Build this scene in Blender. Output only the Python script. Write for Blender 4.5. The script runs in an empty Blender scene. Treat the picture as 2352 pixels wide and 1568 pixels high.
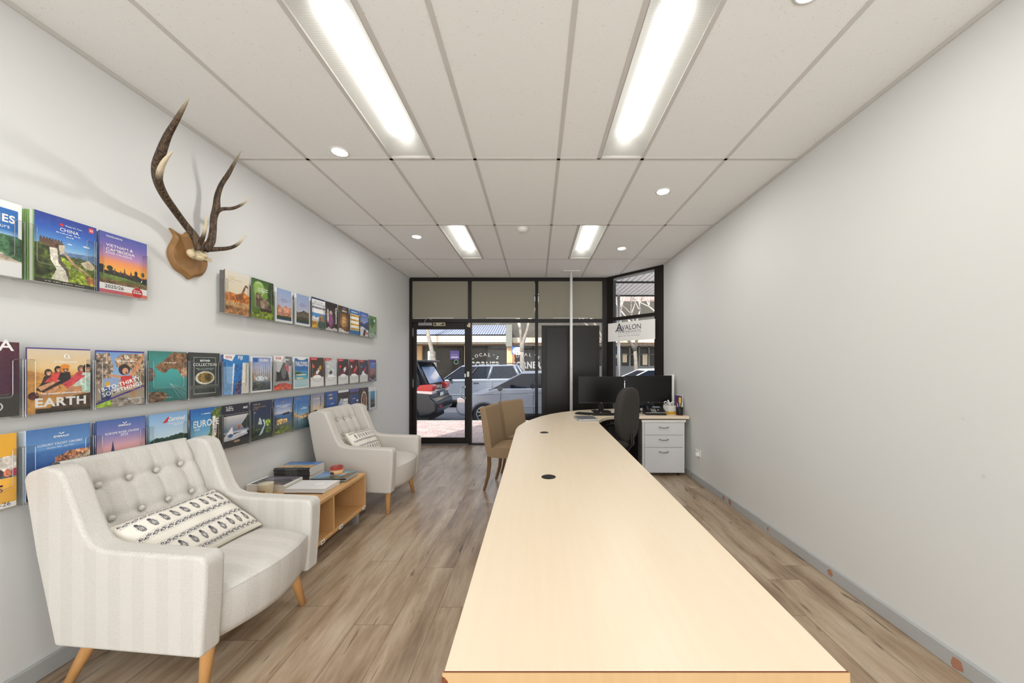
import bpy, bmesh, math, random
import numpy as np
from mathutils import Vector, Matrix
R = math.radians
sc = bpy.context.scene
COL = sc.collection
# ---------------------------------------------------------------- camera, world, sun, exposure
CAMZ, FPX, CX, CY = 1.35, 819.0, 1232.0, 838.0
cd = bpy.data.cameras.new('camera')
cam = bpy.data.objects.new('camera', cd); COL.objects.link(cam)
cam.location = (0, 0, CAMZ); cam.rotation_euler = (R(90), 0, 0)
cd.sensor_fit = 'HORIZONTAL'; cd.sensor_width = 36.0; cd.lens = FPX/2352*36.0
cd.shift_x = (1176-CX)/2352; cd.shift_y = (CY-784)/2352
cd.clip_start = 0.05; cd.clip_end = 300
sc.camera = cam
sc.view_settings.view_transform = 'Standard'; sc.view_settings.look = 'None'
sc.view_settings.gamma = 1.0; sc.view_settings.use_curve_mapping = False
sc.view_settings.exposure = 1.02
SUN_EL, SUN_AZ = 46, 25          # sun stands behind the shop, over its left shoulder
w = bpy.data.worlds.new('sky'); sc.world = w; w.use_nodes = True
nt = w.node_tree; nt.nodes.clear()
wo = nt.nodes.new('ShaderNodeOutputWorld'); bg = nt.nodes.new('ShaderNodeBackground')
sky = nt.nodes.new('ShaderNodeTexSky'); sky.sky_type = 'NISHITA'; sky.sun_disc = False
sky.sun_elevation = R(SUN_EL); sky.sun_rotation = R(180+SUN_AZ); sky.dust_density = 3.0; sky.air_density = 1.0
bg.inputs['Strength'].default_value = 0.22
pale = nt.nodes.new('ShaderNodeMix'); pale.data_type = 'RGBA'; pale.inputs['Factor'].default_value = .55; pale.inputs[7].default_value = (4.6, 4.7, 4.9, 1)   # thin bright cloud
nt.links.new(sky.outputs[0], pale.inputs[6]); nt.links.new(pale.outputs[2], bg.inputs[0]); nt.links.new(bg.outputs[0], wo.inputs[0])
sl = bpy.data.lights.new('sun', 'SUN'); sl.energy = 2.2; sl.angle = R(1.0); sl.color = (1.0, .95, .87)
so = bpy.data.objects.new('sun', sl); COL.objects.link(so)
so.rotation_euler = (R(90-SUN_EL), 0, R(SUN_AZ-0)) ; so.location = (-4, -6, 12)
so.rotation_euler = (R(90-SUN_EL), 0, R(-SUN_AZ))
TUBE_W, DOWN_W = 3.3, 145.0       # emission of the ceiling fittings
al = bpy.data.lights.new('rear_fill', 'AREA'); al.shape = 'RECTANGLE'; al.size = 3.9; al.size_y = 2.6; al.energy = 84; al.color = (.97, .985, 1.0)
ao = bpy.data.objects.new('rear_fill', al); COL.objects.link(ao); ao.location = (-.14, -2.85, 1.4); ao.rotation_euler = (R(101), 0, 0)   # fill light added behind the camera to brighten the room

# ---------------------------------------------------------------- helpers
def lin(c):
    c = np.asarray(c, dtype=float)/255.0
    return np.where(c <= .04045, c/12.92, ((c+.055)/1.055)**2.4)
def l4(c):
    a = lin(c); return (float(a[0]), float(a[1]), float(a[2]), 1.0)
def px(x, y, Y): return Vector(((x-CX)*Y/FPX, Y, CAMZ-(y-CY)*Y/FPX))

class N:
    """tiny node-graph writer"""
    def __init__(s, name):
        s.m = bpy.data.materials.new(name); s.m.use_nodes = True; s.t = s.m.node_tree; s.t.nodes.clear()
        s.out = s.n('ShaderNodeOutputMaterial')
    def n(s, typ, **kw):
        x = s.t.nodes.new(typ)
        for k, v in kw.items(): setattr(x, k, v)
        return x
    def l(s, a, b): s.t.links.new(a, b)
    def put(s, inp, v):
        if isinstance(v, bpy.types.NodeSocket): s.l(v, inp)
        elif v is not None: inp.default_value = v
    def math(s, op, a, b=None, c=None, clamp=False):
        x = s.n('ShaderNodeMath', operation=op, use_clamp=clamp)
        s.put(x.inputs[0], a); s.put(x.inputs[1], b)
        if c is not None: s.put(x.inputs[2], c)
        return x.outputs[0]
    def mix(s, f, a, b, blend='MIX'):
        x = s.n('ShaderNodeMix', data_type='RGBA', blend_type=blend)
        s.put(x.inputs['Factor'], f); s.put(x.inputs[6], a); s.put(x.inputs[7], b)
        return x.outputs[2]
    def noise(s, vec, scale, detail=3, rough=.5):
        x = s.n('ShaderNodeTexNoise'); s.put(x.inputs['Vector'], vec)
        x.inputs['Scale'].default_value = scale; x.inputs['Detail'].default_value = detail
        x.inputs['Roughness'].default_value = rough
        return x.outputs[0]
    def ramp(s, f, stops):
        x = s.n('ShaderNodeValToRGB'); s.put(x.inputs[0], f); e = x.color_ramp.elements
        while len(e) < len(stops): e.new(.5)
        for i, (p, c) in enumerate(stops): e[i].position = p; e[i].color = c
        return x.outputs[0]
    def sep(s, v):
        x = s.n('ShaderNodeSeparateXYZ'); s.l(v, x.inputs[0]); return x.outputs
    def comb(s, a, b, c):
        x = s.n('ShaderNodeCombineXYZ'); s.put(x.inputs[0], a); s.put(x.inputs[1], b); s.put(x.inputs[2], c); return x.outputs[0]
    def obj(s): return s.n('ShaderNodeTexCoord').outputs['Object']
    def pos(s): return s.n('ShaderNodeNewGeometry').outputs['Position']
    def bsdf(s, col, rough=.5, metal=0, bump=None, bstr=.2, bdist=.002, spec=None, coat=0, emis=None, es=0):
        p = s.n('ShaderNodeBsdfPrincipled'); s.put(p.inputs['Base Color'], col); s.put(p.inputs['Roughness'], rough)
        s.put(p.inputs['Metallic'], metal)
        if spec is not None: p.inputs['Specular IOR Level'].default_value = spec
        if coat: p.inputs['Coat Weight'].default_value = coat; p.inputs['Coat Roughness'].default_value = .08
        if emis is not None: s.put(p.inputs['Emission Color'], emis); s.put(p.inputs['Emission Strength'], es)
        if bump is not None:
            b = s.n('ShaderNodeBump'); s.put(b.inputs['Height'], bump)
            b.inputs['Strength'].default_value = bstr; b.inputs['Distance'].default_value = bdist
            s.l(b.outputs[0], p.inputs['Normal'])
        s.l(p.outputs[0], s.out.inputs[0]); return p

def plain(name, c, rough=.5, metal=0, var=.06, scale=30, bstr=.0, spec=None, coat=0):
    g = N(name); nz = g.noise(g.obj(), scale, 4)
    a = np.array(l4(c)); lo = tuple((a*(1-var))[:3])+(1,); hi = tuple(np.minimum(a*(1+var), 1)[:3])+(1,)
    g.bsdf(g.mix(nz, lo, hi), rough, metal, nz if bstr else None, bstr, spec=spec, coat=coat)
    return g.m
M = {}
def P(key, *a, **k):
    M[key] = plain(key, *a, **k)

# painted: per-vertex print colours
g = N('printed_paper')
at = g.n('ShaderNodeAttribute', attribute_name='Col')
g.bsdf(g.mix(g.math('MULTIPLY', g.noise(g.obj(), 60, 2), .05), at.outputs[0], (1, 1, 1, 1)), .32)
M['print'] = g.m
g = N('printed_cloth')
at = g.n('ShaderNodeAttribute', attribute_name='Col'); nz = g.noise(g.obj(), 700, 2)
g.bsdf(g.mix(g.math('MULTIPLY', nz, .12), at.outputs[0], (.5, .48, .44, 1)), .9, 0, nz, .3, .001)
M['cloth'] = g.m

# wall paint
def wallmat(name, c):
    g = N(name); p = g.pos(); nz = g.noise(p, 1.2, 3); fine = g.noise(p, 220, 3)
    a = np.array(l4(c)); lo = tuple((a*.965)[:3])+(1,)
    g.bsdf(g.mix(nz, lo, tuple(a)), .55, 0, fine, .10, .0015, spec=.35); return g.m
M['wall'] = wallmat('white_wall_paint', (226, 227, 226))
M['wallr'] = wallmat('white_wall_paint_right', (224, 225, 223))

# ceiling tile: mineral fibre with pin holes
g = N('ceiling_tile'); p = g.pos()
v = g.n('ShaderNodeTexVoronoi'); v.inputs['Scale'].default_value = 130; v.inputs['Randomness'].default_value = 1
g.l(p, v.inputs['Vector'])
hole = g.math('LESS_THAN', v.outputs['Distance'], g.math('MULTIPLY', g.math('SUBTRACT', g.noise(p, 60, 2), .40, clamp=True), .75))
c = g.mix(hole, l4((240, 240, 238)), l4((190, 187, 182)))
g.bsdf(c, .9, 0, g.noise(p, 150, 3), .25, .001, spec=.2); M['tile'] = g.m

# floor planks
g = N('floor_plank'); x, y, z = g.sep(g.pos())
u = g.math('DIVIDE', g.math('ADD', x, .546+20), .2); iu = g.math('FLOOR', u); fu = g.math('FRACT', u)
wn = g.n('ShaderNodeTexWhiteNoise', noise_dimensions='1D'); g.l(iu, wn.inputs['W'])
vv = g.math('DIVIDE', g.math('ADD', g.math('ADD', y, 20), g.math('MULTIPLY', wn.outputs[0], 1.5)), 1.5)
iv = g.math('FLOOR', vv); fv = g.math('FRACT', vv)
wn2 = g.n('ShaderNodeTexWhiteNoise', noise_dimensions='2D'); g.l(g.comb(iu, iv, 0), wn2.inputs['Vector'])
rnd = wn2.outputs[0]
off = g.math('MULTIPLY', rnd, 37)
gv = g.comb(g.math('MULTIPLY', x, 1.0), g.math('ADD', g.math('MULTIPLY', y, .11), off), off)
grain = g.noise(gv, 55, 6, .65)
broad = g.noise(g.comb(x, g.math('ADD', g.math('MULTIPLY', y, .16), off), off), 9, 4, .55)
knotn = g.noise(g.comb(x, g.math('ADD', g.math('MULTIPLY', y, .22), off), off), 17, 3, .55)
base = g.ramp(broad, [(.28, l4((118, 96, 76))), (.42, l4((164, 141, 116))), (.56, l4((192, 172, 148))), (.8, l4((212, 197, 176)))])
base = g.mix(g.math('MULTIPLY', g.math('SUBTRACT', g.math('MULTIPLY', grain, 2.2), .75, clamp=True), .5), base, l4((116, 95, 76)))
base = g.mix(g.math('MULTIPLY', rnd, .22), base, l4((158, 138, 112)))
knot = g.ramp(knotn, [(.66, (0, 0, 0, 1)), (.735, (1, 1, 1, 1))])
base = g.mix(g.math('MULTIPLY', knot, .75), base, l4((62, 47, 36)))
cr = g.noise(g.comb(x, g.math('ADD', g.math('MULTIPLY', y, .07), off), off), 42, 2, .5)
base = g.mix(g.math('MULTIPLY', g.ramp(cr, [(.69, (0, 0, 0, 1)), (.73, (1, 1, 1, 1))]), .6), base, l4((80, 62, 48)))
seam = g.math('LESS_THAN', g.math('MINIMUM', g.math('MULTIPLY', g.math('MINIMUM', fu, g.math('SUBTRACT', 1, fu)), .2), g.math('MULTIPLY', g.math('MINIMUM', fv, g.math('SUBTRACT', 1, fv)), 1.5)), .0013)
base = g.mix(g.math('MULTIPLY', seam, .75), base, l4((70, 56, 44)))
g.bsdf(base, g.math('ADD', g.math('MULTIPLY', grain, .2), .20), 0, g.math('SUBTRACT', grain, g.math('MULTIPLY', seam, 3)), .12, .0012, spec=.45)
M['floor'] = g.m

def woodmat(name, c1, c2, axis=1, scale=30, rough=.35, coat=0, stretch=.06):
    g = N(name); x, y, z = g.sep(g.obj()); k = [x, y, z]
    k = [g.math('MULTIPLY', q, stretch) if i == axis else q for i, q in enumerate(k)]
    nz = g.noise(g.comb(*k), scale, 5, .6); n2 = g.noise(g.comb(*k), scale*.15, 2)
    c = g.mix(g.math('ADD', g.math('MULTIPLY', nz, .6), g.math('MULTIPLY', n2, .4)), l4(c1), l4(c2))
    g.bsdf(c, rough, 0, nz, .03, .001, coat=coat); return g.m
M['maple'] = woodmat('maple_laminate', (233, 212, 182), (243, 229, 206), 1, 45, .33, 0, .05)
M['maple_edge'] = woodmat('maple_edge_band', (184, 148, 104), (206, 172, 128), 2, 60, .4)
M['beech'] = woodmat('beech_laminate', (200, 152, 98), (222, 178, 124), 1, 40, .42)
M['legwood'] = woodmat('light_timber_leg', (198, 142, 84), (222, 172, 112), 2, 60, .4)
M['chairleg'] = woodmat('brown_timber_leg', (112, 82, 52), (146, 110, 74), 2, 60, .45)
M['plaque'] = woodmat('plaque_timber', (122, 86, 48), (172, 130, 82), 2, 22, .4, 0, .15)

# herringbone fabric
g = N('herringbone_fabric'); tc = g.n('ShaderNodeTexCoord'); x, y, z = g.sep(tc.outputs['Object']); nx, ny, nz_ = g.sep(tc.outputs['Normal'])
sx = g.math('GREATER_THAN', g.math('ABSOLUTE', nx), g.math('ABSOLUTE', ny))      # faces the front or back
top = g.math('GREATER_THAN', g.math('ABSOLUTE', nz_), .72)
def sel(f, a, b): return g.math('ADD', g.math('MULTIPLY', f, a), g.math('MULTIPLY', g.math('SUBTRACT', 1, f), b))
uu = sel(top, y, sel(sx, y, x)); vv = sel(top, x, z)
tri = g.math('MULTIPLY', g.math('ABSOLUTE', g.math('SUBTRACT', g.math('FRACT', g.math('DIVIDE', g.math('ADD', uu, 5), .052)), .5)), .052*1.5)
ln = g.math('SINE', g.math('MULTIPLY', g.math('ADD', vv, tri), 2*math.pi/.0062))
ln = g.math('ADD', g.math('MULTIPLY', ln, .5), .5)
warp = g.noise(tc.outputs['Object'], 260, 3); wide = g.noise(tc.outputs['Object'], 6, 3)
par = g.math('GREATER_THAN', g.math('FRACT', g.math('DIVIDE', g.math('ADD', uu, 5), .104)), .5)
f = g.math('MULTIPLY', g.math('MULTIPLY', g.math('ADD', ln, g.math('MULTIPLY', par, .13)), warp), 1.05)
c = g.mix(f, l4((230, 228, 223)), l4((146, 140, 132)))
c = g.mix(g.math('MULTIPLY', wide, .16), c, l4((214, 204, 190)))
g.bsdf(c, .92, 0, g.math('ADD', ln, warp), .25, .0012, spec=.2); M['herring'] = g.m
g = N('oat_fabric'); tc = g.n('ShaderNodeTexCoord').outputs['Object']
n1 = g.noise(tc, 380, 3, .7); n2 = g.noise(tc, 5, 2)
c = g.mix(n1, l4((226, 222, 216)), l4((192, 186, 178))); c = g.mix(g.math('MULTIPLY', n2, .2), c, l4((200, 190, 176)))
g.bsdf(c, .92, 0, n1, .25, .0012, spec=.2); M['oat'] = g.m
g = N('tan_linen'); tc = g.n('ShaderNodeTexCoord').outputs['Object']
n1 = g.noise(tc, 420, 3, .7); g.bsdf(g.mix(n1, l4((166, 142, 112)), l4((136, 114, 88))), .9, 0, n1, .3, .0012, spec=.2); M['tan'] = g.m

P('black_al', (30, 25, 21), .42, 0, .08, 8, spec=.3)
P('black_gloss', (34, 30, 26), .32, 0, .08, 3, spec=.25)
P('blind', (152, 147, 132), .85, 0, .04, 300)
P('white_gloss', (236, 236, 232), .3, 0, .02, 10)
P('housing', (140, 136, 126), .6, 0, .02, 10)
P('white_matt', (238, 237, 233), .6, 0, .02, 10)
P('tbar', (206, 203, 198), .45, 0, .02, 10)
P('baseb', (178, 180, 180), .4, 0, .03, 14)
P('chip', (176, 126, 102), .8, 0, .2, 90)
P('chipboard', (120, 62, 36), .9, 0, .4, 300, .6)
P('putty', (214, 214, 211), .7, 0, .03, 20)
P('chrome', (200, 200, 200), .18, 1, .02, 10)
P('alu', (196, 198, 202), .35, .85, .03, 10)
P('steel', (150, 150, 148), .35, .8, .05, 20)
P('plastic_black', (24, 23, 23), .45, 0, .1, 40, spec=.35)
P('screen', (14, 12, 11), .3, 0, .05, 3, spec=.2)
P('chair_fabric', (50, 46, 43), .85, 0, .2, 500, .3)
P('dark', (22, 20, 19), .6, 0, .1, 20)
P('rubber', (24, 24, 25), .7, 0, .1, 30)
P('grey_lam', (214, 214, 216), .45, 0, .02, 10)
P('white_edge', (226, 224, 218), .4, 0, .02, 10)
P('bone', (222, 204, 166), .6, 0, .12, 60, .3)
P('paper', (238, 236, 232), .7, 0, .03, 40)
P('wax', (232, 222, 196), .5, 0, .03, 20)
P('gold', (170, 140, 80), .4, .4, .1, 20)
P('yellow', (232, 180, 40), .6, 0, .05, 20)
P('lcd', (120, 134, 146), .25, 0, .05, 20)
# antler: dark brown with pale ridges and polished tips
g = N('antler_horn'); o = g.obj(); at = g.n('ShaderNodeAttribute', attribute_name='Col')
nz = g.noise(g.comb(*[g.math('MULTIPLY', q, k) for q, k in zip(g.sep(o), (1, 1, .18))]), 110, 4, .65)
c = g.mix(g.ramp(nz, [(.42, (0, 0, 0, 1)), (.62, (1, 1, 1, 1))]), l4((40, 29, 20)), l4((108, 84, 58)))
c = g.mix(at.outputs['Fac'], c, l4((222, 206, 176)))
g.bsdf(c, .55, 0, nz, 1.0, .006); M['antler'] = g.m
# thin clear sheets
def clear(name, tint, gloss, rough=.03, haze=None):
    g = N(name); tr = g.n('ShaderNodeBsdfTransparent'); tr.inputs[0].default_value = (*tint, 1)
    gl = g.n('ShaderNodeBsdfGlossy'); gl.inputs['Roughness'].default_value = rough
    lw = g.n('ShaderNodeLayerWeight'); lw.inputs[0].default_value = .3
    f = g.math('ADD', g.math('MULTIPLY', lw.outputs['Fresnel'], gloss[1]), gloss[0])
    mx = g.n('ShaderNodeMixShader'); g.l(f, mx.inputs[0]); g.l(tr.outputs[0], mx.inputs[1]); g.l(gl.outputs[0], mx.inputs[2])
    o = mx.outputs[0]
    if haze:
        d = g.n('ShaderNodeBsdfDiffuse'); d.inputs[0].default_value = (*haze[1], 1)
        m2 = g.n('ShaderNodeMixShader'); m2.inputs[0].default_value = haze[0]; g.l(o, m2.inputs[1]); g.l(d.outputs[0], m2.inputs[2]); o = m2.outputs[0]
    g.l(o, g.out.inputs[0]); return g.m
M['glass'] = clear('window_glass', (.96, .97, .97), (.004, .12))
M['acrylic'] = clear('clear_acrylic', (.95, .955, .95), (.02, .22), .06)
M['acrylic_edge'] = clear('acrylic_edge', (.62, .62, .6), (.15, .3), .15, (.25, (.6, .6, .58)))
M['carglass'] = plain('car_glass', (16, 23, 36), .3, 0, .3, 2, spec=.06)
# fluorescent fitting
g = N('fluorescent_glow'); x, y, z = g.sep(g.obj())
e = g.math('POWER', 2.718, g.math('MULTIPLY', g.math('POWER', g.math('DIVIDE', x, .054), 2), -1))
ends = g.math('MULTIPLY', g.math('SUBTRACT', .575, g.math('ABSOLUTE', y)), 5.5, clamp=True)
s_ = g.math('MULTIPLY', g.math('ADD', g.math('MULTIPLY', e, g.math('MULTIPLY', ends, ends)), .035), TUBE_W)
g.bsdf(l4((150, 146, 136)), .5, 0, emis=(1.0, .985, .95, 1), es=s_); M['tube'] = g.m
g = N('ridged_diffuser'); x, y, z = g.sep(g.obj())
tr = g.n('ShaderNodeBsdfTransparent'); tr.inputs[0].default_value = (.96, .96, .94, 1)
tl = g.n('ShaderNodeBsdfTranslucent'); tl.inputs[0].default_value = (.93, .92, .88, 1)
rd = g.math('ADD', g.math('MULTIPLY', g.math('SINE', g.math('MULTIPLY', y, 2*math.pi/.012)), .05), .07)
mx = g.n('ShaderNodeMixShader'); g.l(rd, mx.inputs[0]); g.l(tr.outputs[0], mx.inputs[1]); g.l(tl.outputs[0], mx.inputs[2]); g.l(mx.outputs[0], g.out.inputs[0]); M['diffuser'] = g.m
g = N('downlight_glow'); g.bsdf((.9, .9, .9, 1), .5, emis=(1, .98, .95, 1), es=DOWN_W); M['down'] = g.m

class MB:
    """collects shapes (with per-vertex colour) and links them as ONE mesh object"""
    def __init__(s, col=(200, 200, 200)): s.V = []; s.F = []; s.C = []; s.col = col; s.flat = set()
    def _add(s, vs, fs, col=None):
        b = len(s.V); s.V += [tuple(v) for v in vs]; s.F += [tuple(i+b for i in f) for f in fs]
        c = col if col is not None else s.col
        c = [float(q) for q in lin(c)]+[1.0]
        s.C += [c]*len(vs); return s
    def box(s, a, b, col=None):
        (x0, y0, z0), (x1, y1, z1) = a, b
        v = [(x0,y0,z0),(x1,y0,z0),(x1,y1,z0),(x0,y1,z0),(x0,y0,z1),(x1,y0,z1),(x1,y1,z1),(x0,y1,z1)]
        return s._add(v, [(0,3,2,1),(4,5,6,7),(0,1,5,4),(1,2,6,5),(2,3,7,6),(3,0,4,7)], col)
    def prism(s, pts, axis, a, b, col=None, shrink=None):
        """pts in the two other axes (order x,y,z without axis), extruded a..b"""
        def mk(p, h):
            q = list(p); q.insert(axis, h); return tuple(q)
        n = len(pts); A = [mk(p, a) for p in pts]; B = [mk(p, b) for p in (shrink or pts)]
        area = sum(pts[i][0]*pts[(i+1) % n][1]-pts[(i+1) % n][0]*pts[i][1] for i in range(n))
        flip = (area > 0) != (axis == 1)
        f = [tuple(range(n))[::-1] if flip else tuple(range(n)), tuple(range(n, 2*n)) if flip else tuple(range(n, 2*n))[::-1]]
        for i in range(n):
            j = (i+1) % n; f.append((i, j, n+j, n+i) if flip else (j, i, n+i, n+j))
        return s._add(A+B, f, col)
    def tube(s, pts, rad, n=8, col=None, caps=True, sq=1.0):
        pts = [Vector(p) for p in pts]; m = len(pts)
        if not hasattr(rad, '__len__'): rad = [rad]*m
        vs = []; up = None
        for i, p in enumerate(pts):
            t = (pts[min(i+1, m-1)]-pts[max(i-1, 0)]).normalized()
            if up is None: up = Vector((0, 0, 1)) if abs(t.z) < .9 else Vector((1, 0, 0))
            a = t.cross(up).normalized(); b = a.cross(t).normalized(); up = b
            for k in range(n):
                q = 2*math.pi*k/n; vs.append(p+a*math.cos(q)*rad[i]+b*math.sin(q)*rad[i]*sq)
        fs = [(i*n+k, i*n+(k+1) % n, (i+1)*n+(k+1) % n, (i+1)*n+k) for i in range(m-1) for k in range(n)]
        if caps: fs += [tuple(range(n))[::-1], tuple(range((m-1)*n, m*n))]
        return s._add(vs, fs, col)
    def lathe(s, prof, c=(0, 0, 0), n=24, col=None):
        vs = []; c = Vector(c)
        for r, z in prof:
            for k in range(n):
                q = 2*math.pi*k/n; vs.append(c+Vector((r*math.cos(q), r*math.sin(q), z)))
        m = len(prof); fs = [(i*n+k, i*n+(k+1) % n, (i+1)*n+(k+1) % n, (i+1)*n+k) for i in range(m-1) for k in range(n)]
        fs += [tuple(range(n))[::-1], tuple(range((m-1)*n, m*n))]
        return s._add(vs, fs, col)
    def ball(s, c, r, n=12, col=None):
        if not hasattr(r, '__len__'): r = (r, r, r)
        vs = []; m = n//2+1
        for i in range(m):
            a = math.pi*(i+.02)/(m-1+.04)
            for k in range(n):
                q = 2*math.pi*k/n; vs.append((c[0]+r[0]*math.sin(a)*math.cos(q), c[1]+r[1]*math.sin(a)*math.sin(q), c[2]-r[2]*math.cos(a)))
        fs = [(i*n+k, i*n+(k+1) % n, (i+1)*n+(k+1) % n, (i+1)*n+k) for i in range(m-1) for k in range(n)]
        fs += [tuple(range(n))[::-1], tuple(range((m-1)*n, m*n))]
        return s._add(vs, fs, col)
    def poly(s, pts, col=None): return s._add(pts, [tuple(range(len(pts)))], col)
    def disc(s, c, r, axis, n=16, col=None, ry=None):
        ry = ry or r; ps = []
        for k in range(n):
            q = 2*math.pi*k/n; p = [r*math.cos(q), ry*math.sin(q)]; p.insert(axis, 0); ps.append(Vector(c)+Vector(p))
        return s._add(ps, [tuple(range(n))], col)
    def canvas(s, cv, fn):
        """a painted grid; fn(u, v) gives the point, u to the right and v down the page"""
        b = len(s.V); H, W = cv.C.shape[:2]; L = lin(np.clip(cv.C, 0, 255))
        for j in range(H):
            for i in range(W): s.V.append(tuple(fn(i/(W-1), j/(H-1)))); s.C.append([*L[j, i], 1.0])
        s.F += [(b+j*W+i, b+(j+1)*W+i, b+(j+1)*W+i+1, b+j*W+i+1) for j in range(H-1) for i in range(W-1)]
        return s
    def text(s, txt, fn, u0, u1, vb, col, W, H, bold=.0, ang=0, hs=1.0, out=.0006, arc=0, size=0):
        """text from u0 to u1 (page units) with its base line at vb; fn(u, v, lift)"""
        vs, fs, wid, hi = text_mesh(txt, bold); k = size or (u1-u0)*W/wid; off = wid*k/2 if size else 0; ca, sa = math.cos(ang), math.sin(ang); vv = []
        for x, y in vs:
            X = x*k-off; Y = y*k*hs
            if arc: t = (X/((u1-u0)*W)-.5)*2; Y += arc*(1-t*t)
            X, Y = X*ca-Y*sa, X*sa+Y*ca
            vv.append(fn(u0+X/W, vb-Y/H, out))
        return s._add(vv, fs, col)
    def build(s, name, mat, parent=None, smooth=False, bevel=0, seg=2, sub=0, loc=None, limit=40, wn=True):
        me = bpy.data.meshes.new(name); me.from_pydata(s.V, [], s.F)
        a = me.color_attributes.new('Col', 'FLOAT_COLOR', 'POINT')
        a.data.foreach_set('color', np.array(s.C, dtype=np.float32).ravel())
        me.materials.append(M[mat] if isinstance(mat, str) else mat)
        me.validate(); me.update()
        o = bpy.data.objects.new(name, me); COL.objects.link(o)
        if parent is not None: o.parent = parent
        if loc is not None: o.location = loc
        if bevel:
            m = o.modifiers.new('bevel', 'BEVEL'); m.width = bevel; m.segments = seg; m.limit_method = 'ANGLE'; m.angle_limit = R(limit); smooth = True
        if sub:
            m = o.modifiers.new('sub', 'SUBSURF'); m.levels = m.render_levels = sub; smooth = True
        if smooth:
            me.polygons.foreach_set('use_smooth', [True]*len(me.polygons))
            if bevel and wn:
                m = o.modifiers.new('wn', 'WEIGHTED_NORMAL'); m.keep_sharp = True
        return o
_tc = {}
def text_mesh(t, bold=0.):
    if (t, bold) in _tc: return _tc[(t, bold)]
    cu = bpy.data.curves.new('t', 'FONT'); cu.body = t; cu.size = 1; cu.offset = bold; cu.resolution_u = 3; cu.space_character = 1.0+bold*3
    ob = bpy.data.objects.new('t', cu); COL.objects.link(ob)
    dg = bpy.context.evaluated_depsgraph_get(); dg.update()
    me = bpy.data.meshes.new_from_object(ob.evaluated_get(dg))
    vs = [(v.co.x, v.co.y) for v in me.vertices]; fs = [tuple(p.vertices) for p in me.polygons]
    x0 = min(v[0] for v in vs); x1 = max(v[0] for v in vs); vs = [(a-x0, b) for a, b in vs]
    hi = max(v[1] for v in vs)
    bpy.data.objects.remove(ob); bpy.data.curves.remove(cu); bpy.data.meshes.remove(me)
    _tc[(t, bold)] = (vs, fs, x1-x0, hi); return _tc[(t, bold)]

def tag(o, label=None, cat=None, group=None, kind=None):
    if label: o['label'] = label
    if cat: o['category'] = cat
    if group: o['group'] = group
    if kind: o['kind'] = kind
    return o
def thing(name, label, cat, loc=(0, 0, 0), rz=0, group=None, kind=None):
    o = bpy.data.objects.new(name, None); o.empty_display_size = .1; COL.objects.link(o)
    o.location = loc; o.rotation_euler = (0, 0, rz); return tag(o, label, cat, group, kind)
def struct(name, mb, mat, label=None, **k):
    o = mb.build(name, mat, **k); o['kind'] = 'structure'
    if label: o['label'] = label
    return o
def dup(root, loc, rz, label, group=None):
    r = root.copy(); COL.objects.link(r); r.location = loc; r.rotation_euler = (0, 0, rz); r['label'] = label
    if group: r['group'] = group
    for ch in list(root.children):
        c = ch.copy(); COL.objects.link(c); c.parent = r
        for q in list(ch.children):
            d = q.copy(); COL.objects.link(d); d.parent = c
    return r
def clip(poly, n, d):
    """keep the side n.p <= d of a convex 2-D polygon"""
    out = []
    for i, a in enumerate(poly):
        b = poly[(i+1) % len(poly)]; fa = n[0]*a[0]+n[1]*a[1]-d; fb = n[0]*b[0]+n[1]*b[1]-d
        if fa <= 0: out.append(a)
        if (fa < 0 < fb) or (fb < 0 < fa):
            t = fa/(fa-fb); out.append((a[0]+(b[0]-a[0])*t, a[1]+(b[1]-a[1])*t))
    return out
# ---------------------------------------------------------------- the room
XL, XR, YB, YF, ZC = -2.147, 1.871, -3.0, 6.02, 2.828
CORN, POST = (1.19, 6.02), (1.871, 5.24)           # the shopfront's angled corner
dv = Vector((POST[0]-CORN[0], POST[1]-CORN[1])); AL = dv.length; dv.normalize(); nrm = (-dv.y, dv.x)   # outward normal (+x,+y)
if nrm[0]+nrm[1] < 0: nrm = (-nrm[0], -nrm[1])
DA = nrm[0]*CORN[0]+nrm[1]*CORN[1]
struct('floor', MB().prism([(XL, YB), (XR, YB), POST, CORN, (XL, YF)], 2, -.05, 0), 'floor')
struct('wall_left', MB().box((XL-.15, YB, 0), (XL, YF, 3.0)), 'wall')
struct('wall_right', MB().box((XR, YB, 0), (XR+.15, POST[1]+.02, 3.0)), 'wallr')
struct('wall_back', MB().box((XL-.15, YB-.15, 0), (XR+.15, YB, 3.0)), 'wall')
m = MB()
for q in ((XL+.02, .12, XL+.08, 2.75), (XR-.08, .12, XR-.02, 2.75), (-.17, .12, -.11, 2.75), (XL+.02, .12, XR-.02, .18), (XL+.02, 2.69, XR-.02, 2.75), (XL+.02, 2.0, XR-.02, 2.05)): m.box((q[0], YB, q[1]), (q[2], YB+.06, q[3]))
t = struct('window_9', m, 'black_al', 'wide black frame added around the fill light behind the camera')  # unseen frame and pane, added to go with the rear fill light
MB().box((XL+.08, YB+.012, .18), (XR-.08, YB+.018, 2.69)).build('pane', 'glass', t)
GX = [-2.241+.6*k for k in range(0, 8)]; GX[0] = XL; GX[-1] = XR
GX = [XL, -1.641, -1.041, -.441, .159, .759, 1.359, XR]
GY = [YB]+[2.559+1.2*k for k in range(-4, 3)]+[YF]
TROF = [(-1.041, -.75), (.459, .759)]
def trof_rows(j): return j in (2, 4, 6)    # rows starting at GY[2].. filled below
rows = [(GY[j], GY[j+1]) for j in range(len(GY)-1)]
TR_ROWS = [(a, b) for a, b in rows if any(abs(a-q) < .01 for q in (1.359, 3.759, -1.041))]
cm = MB()
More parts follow.
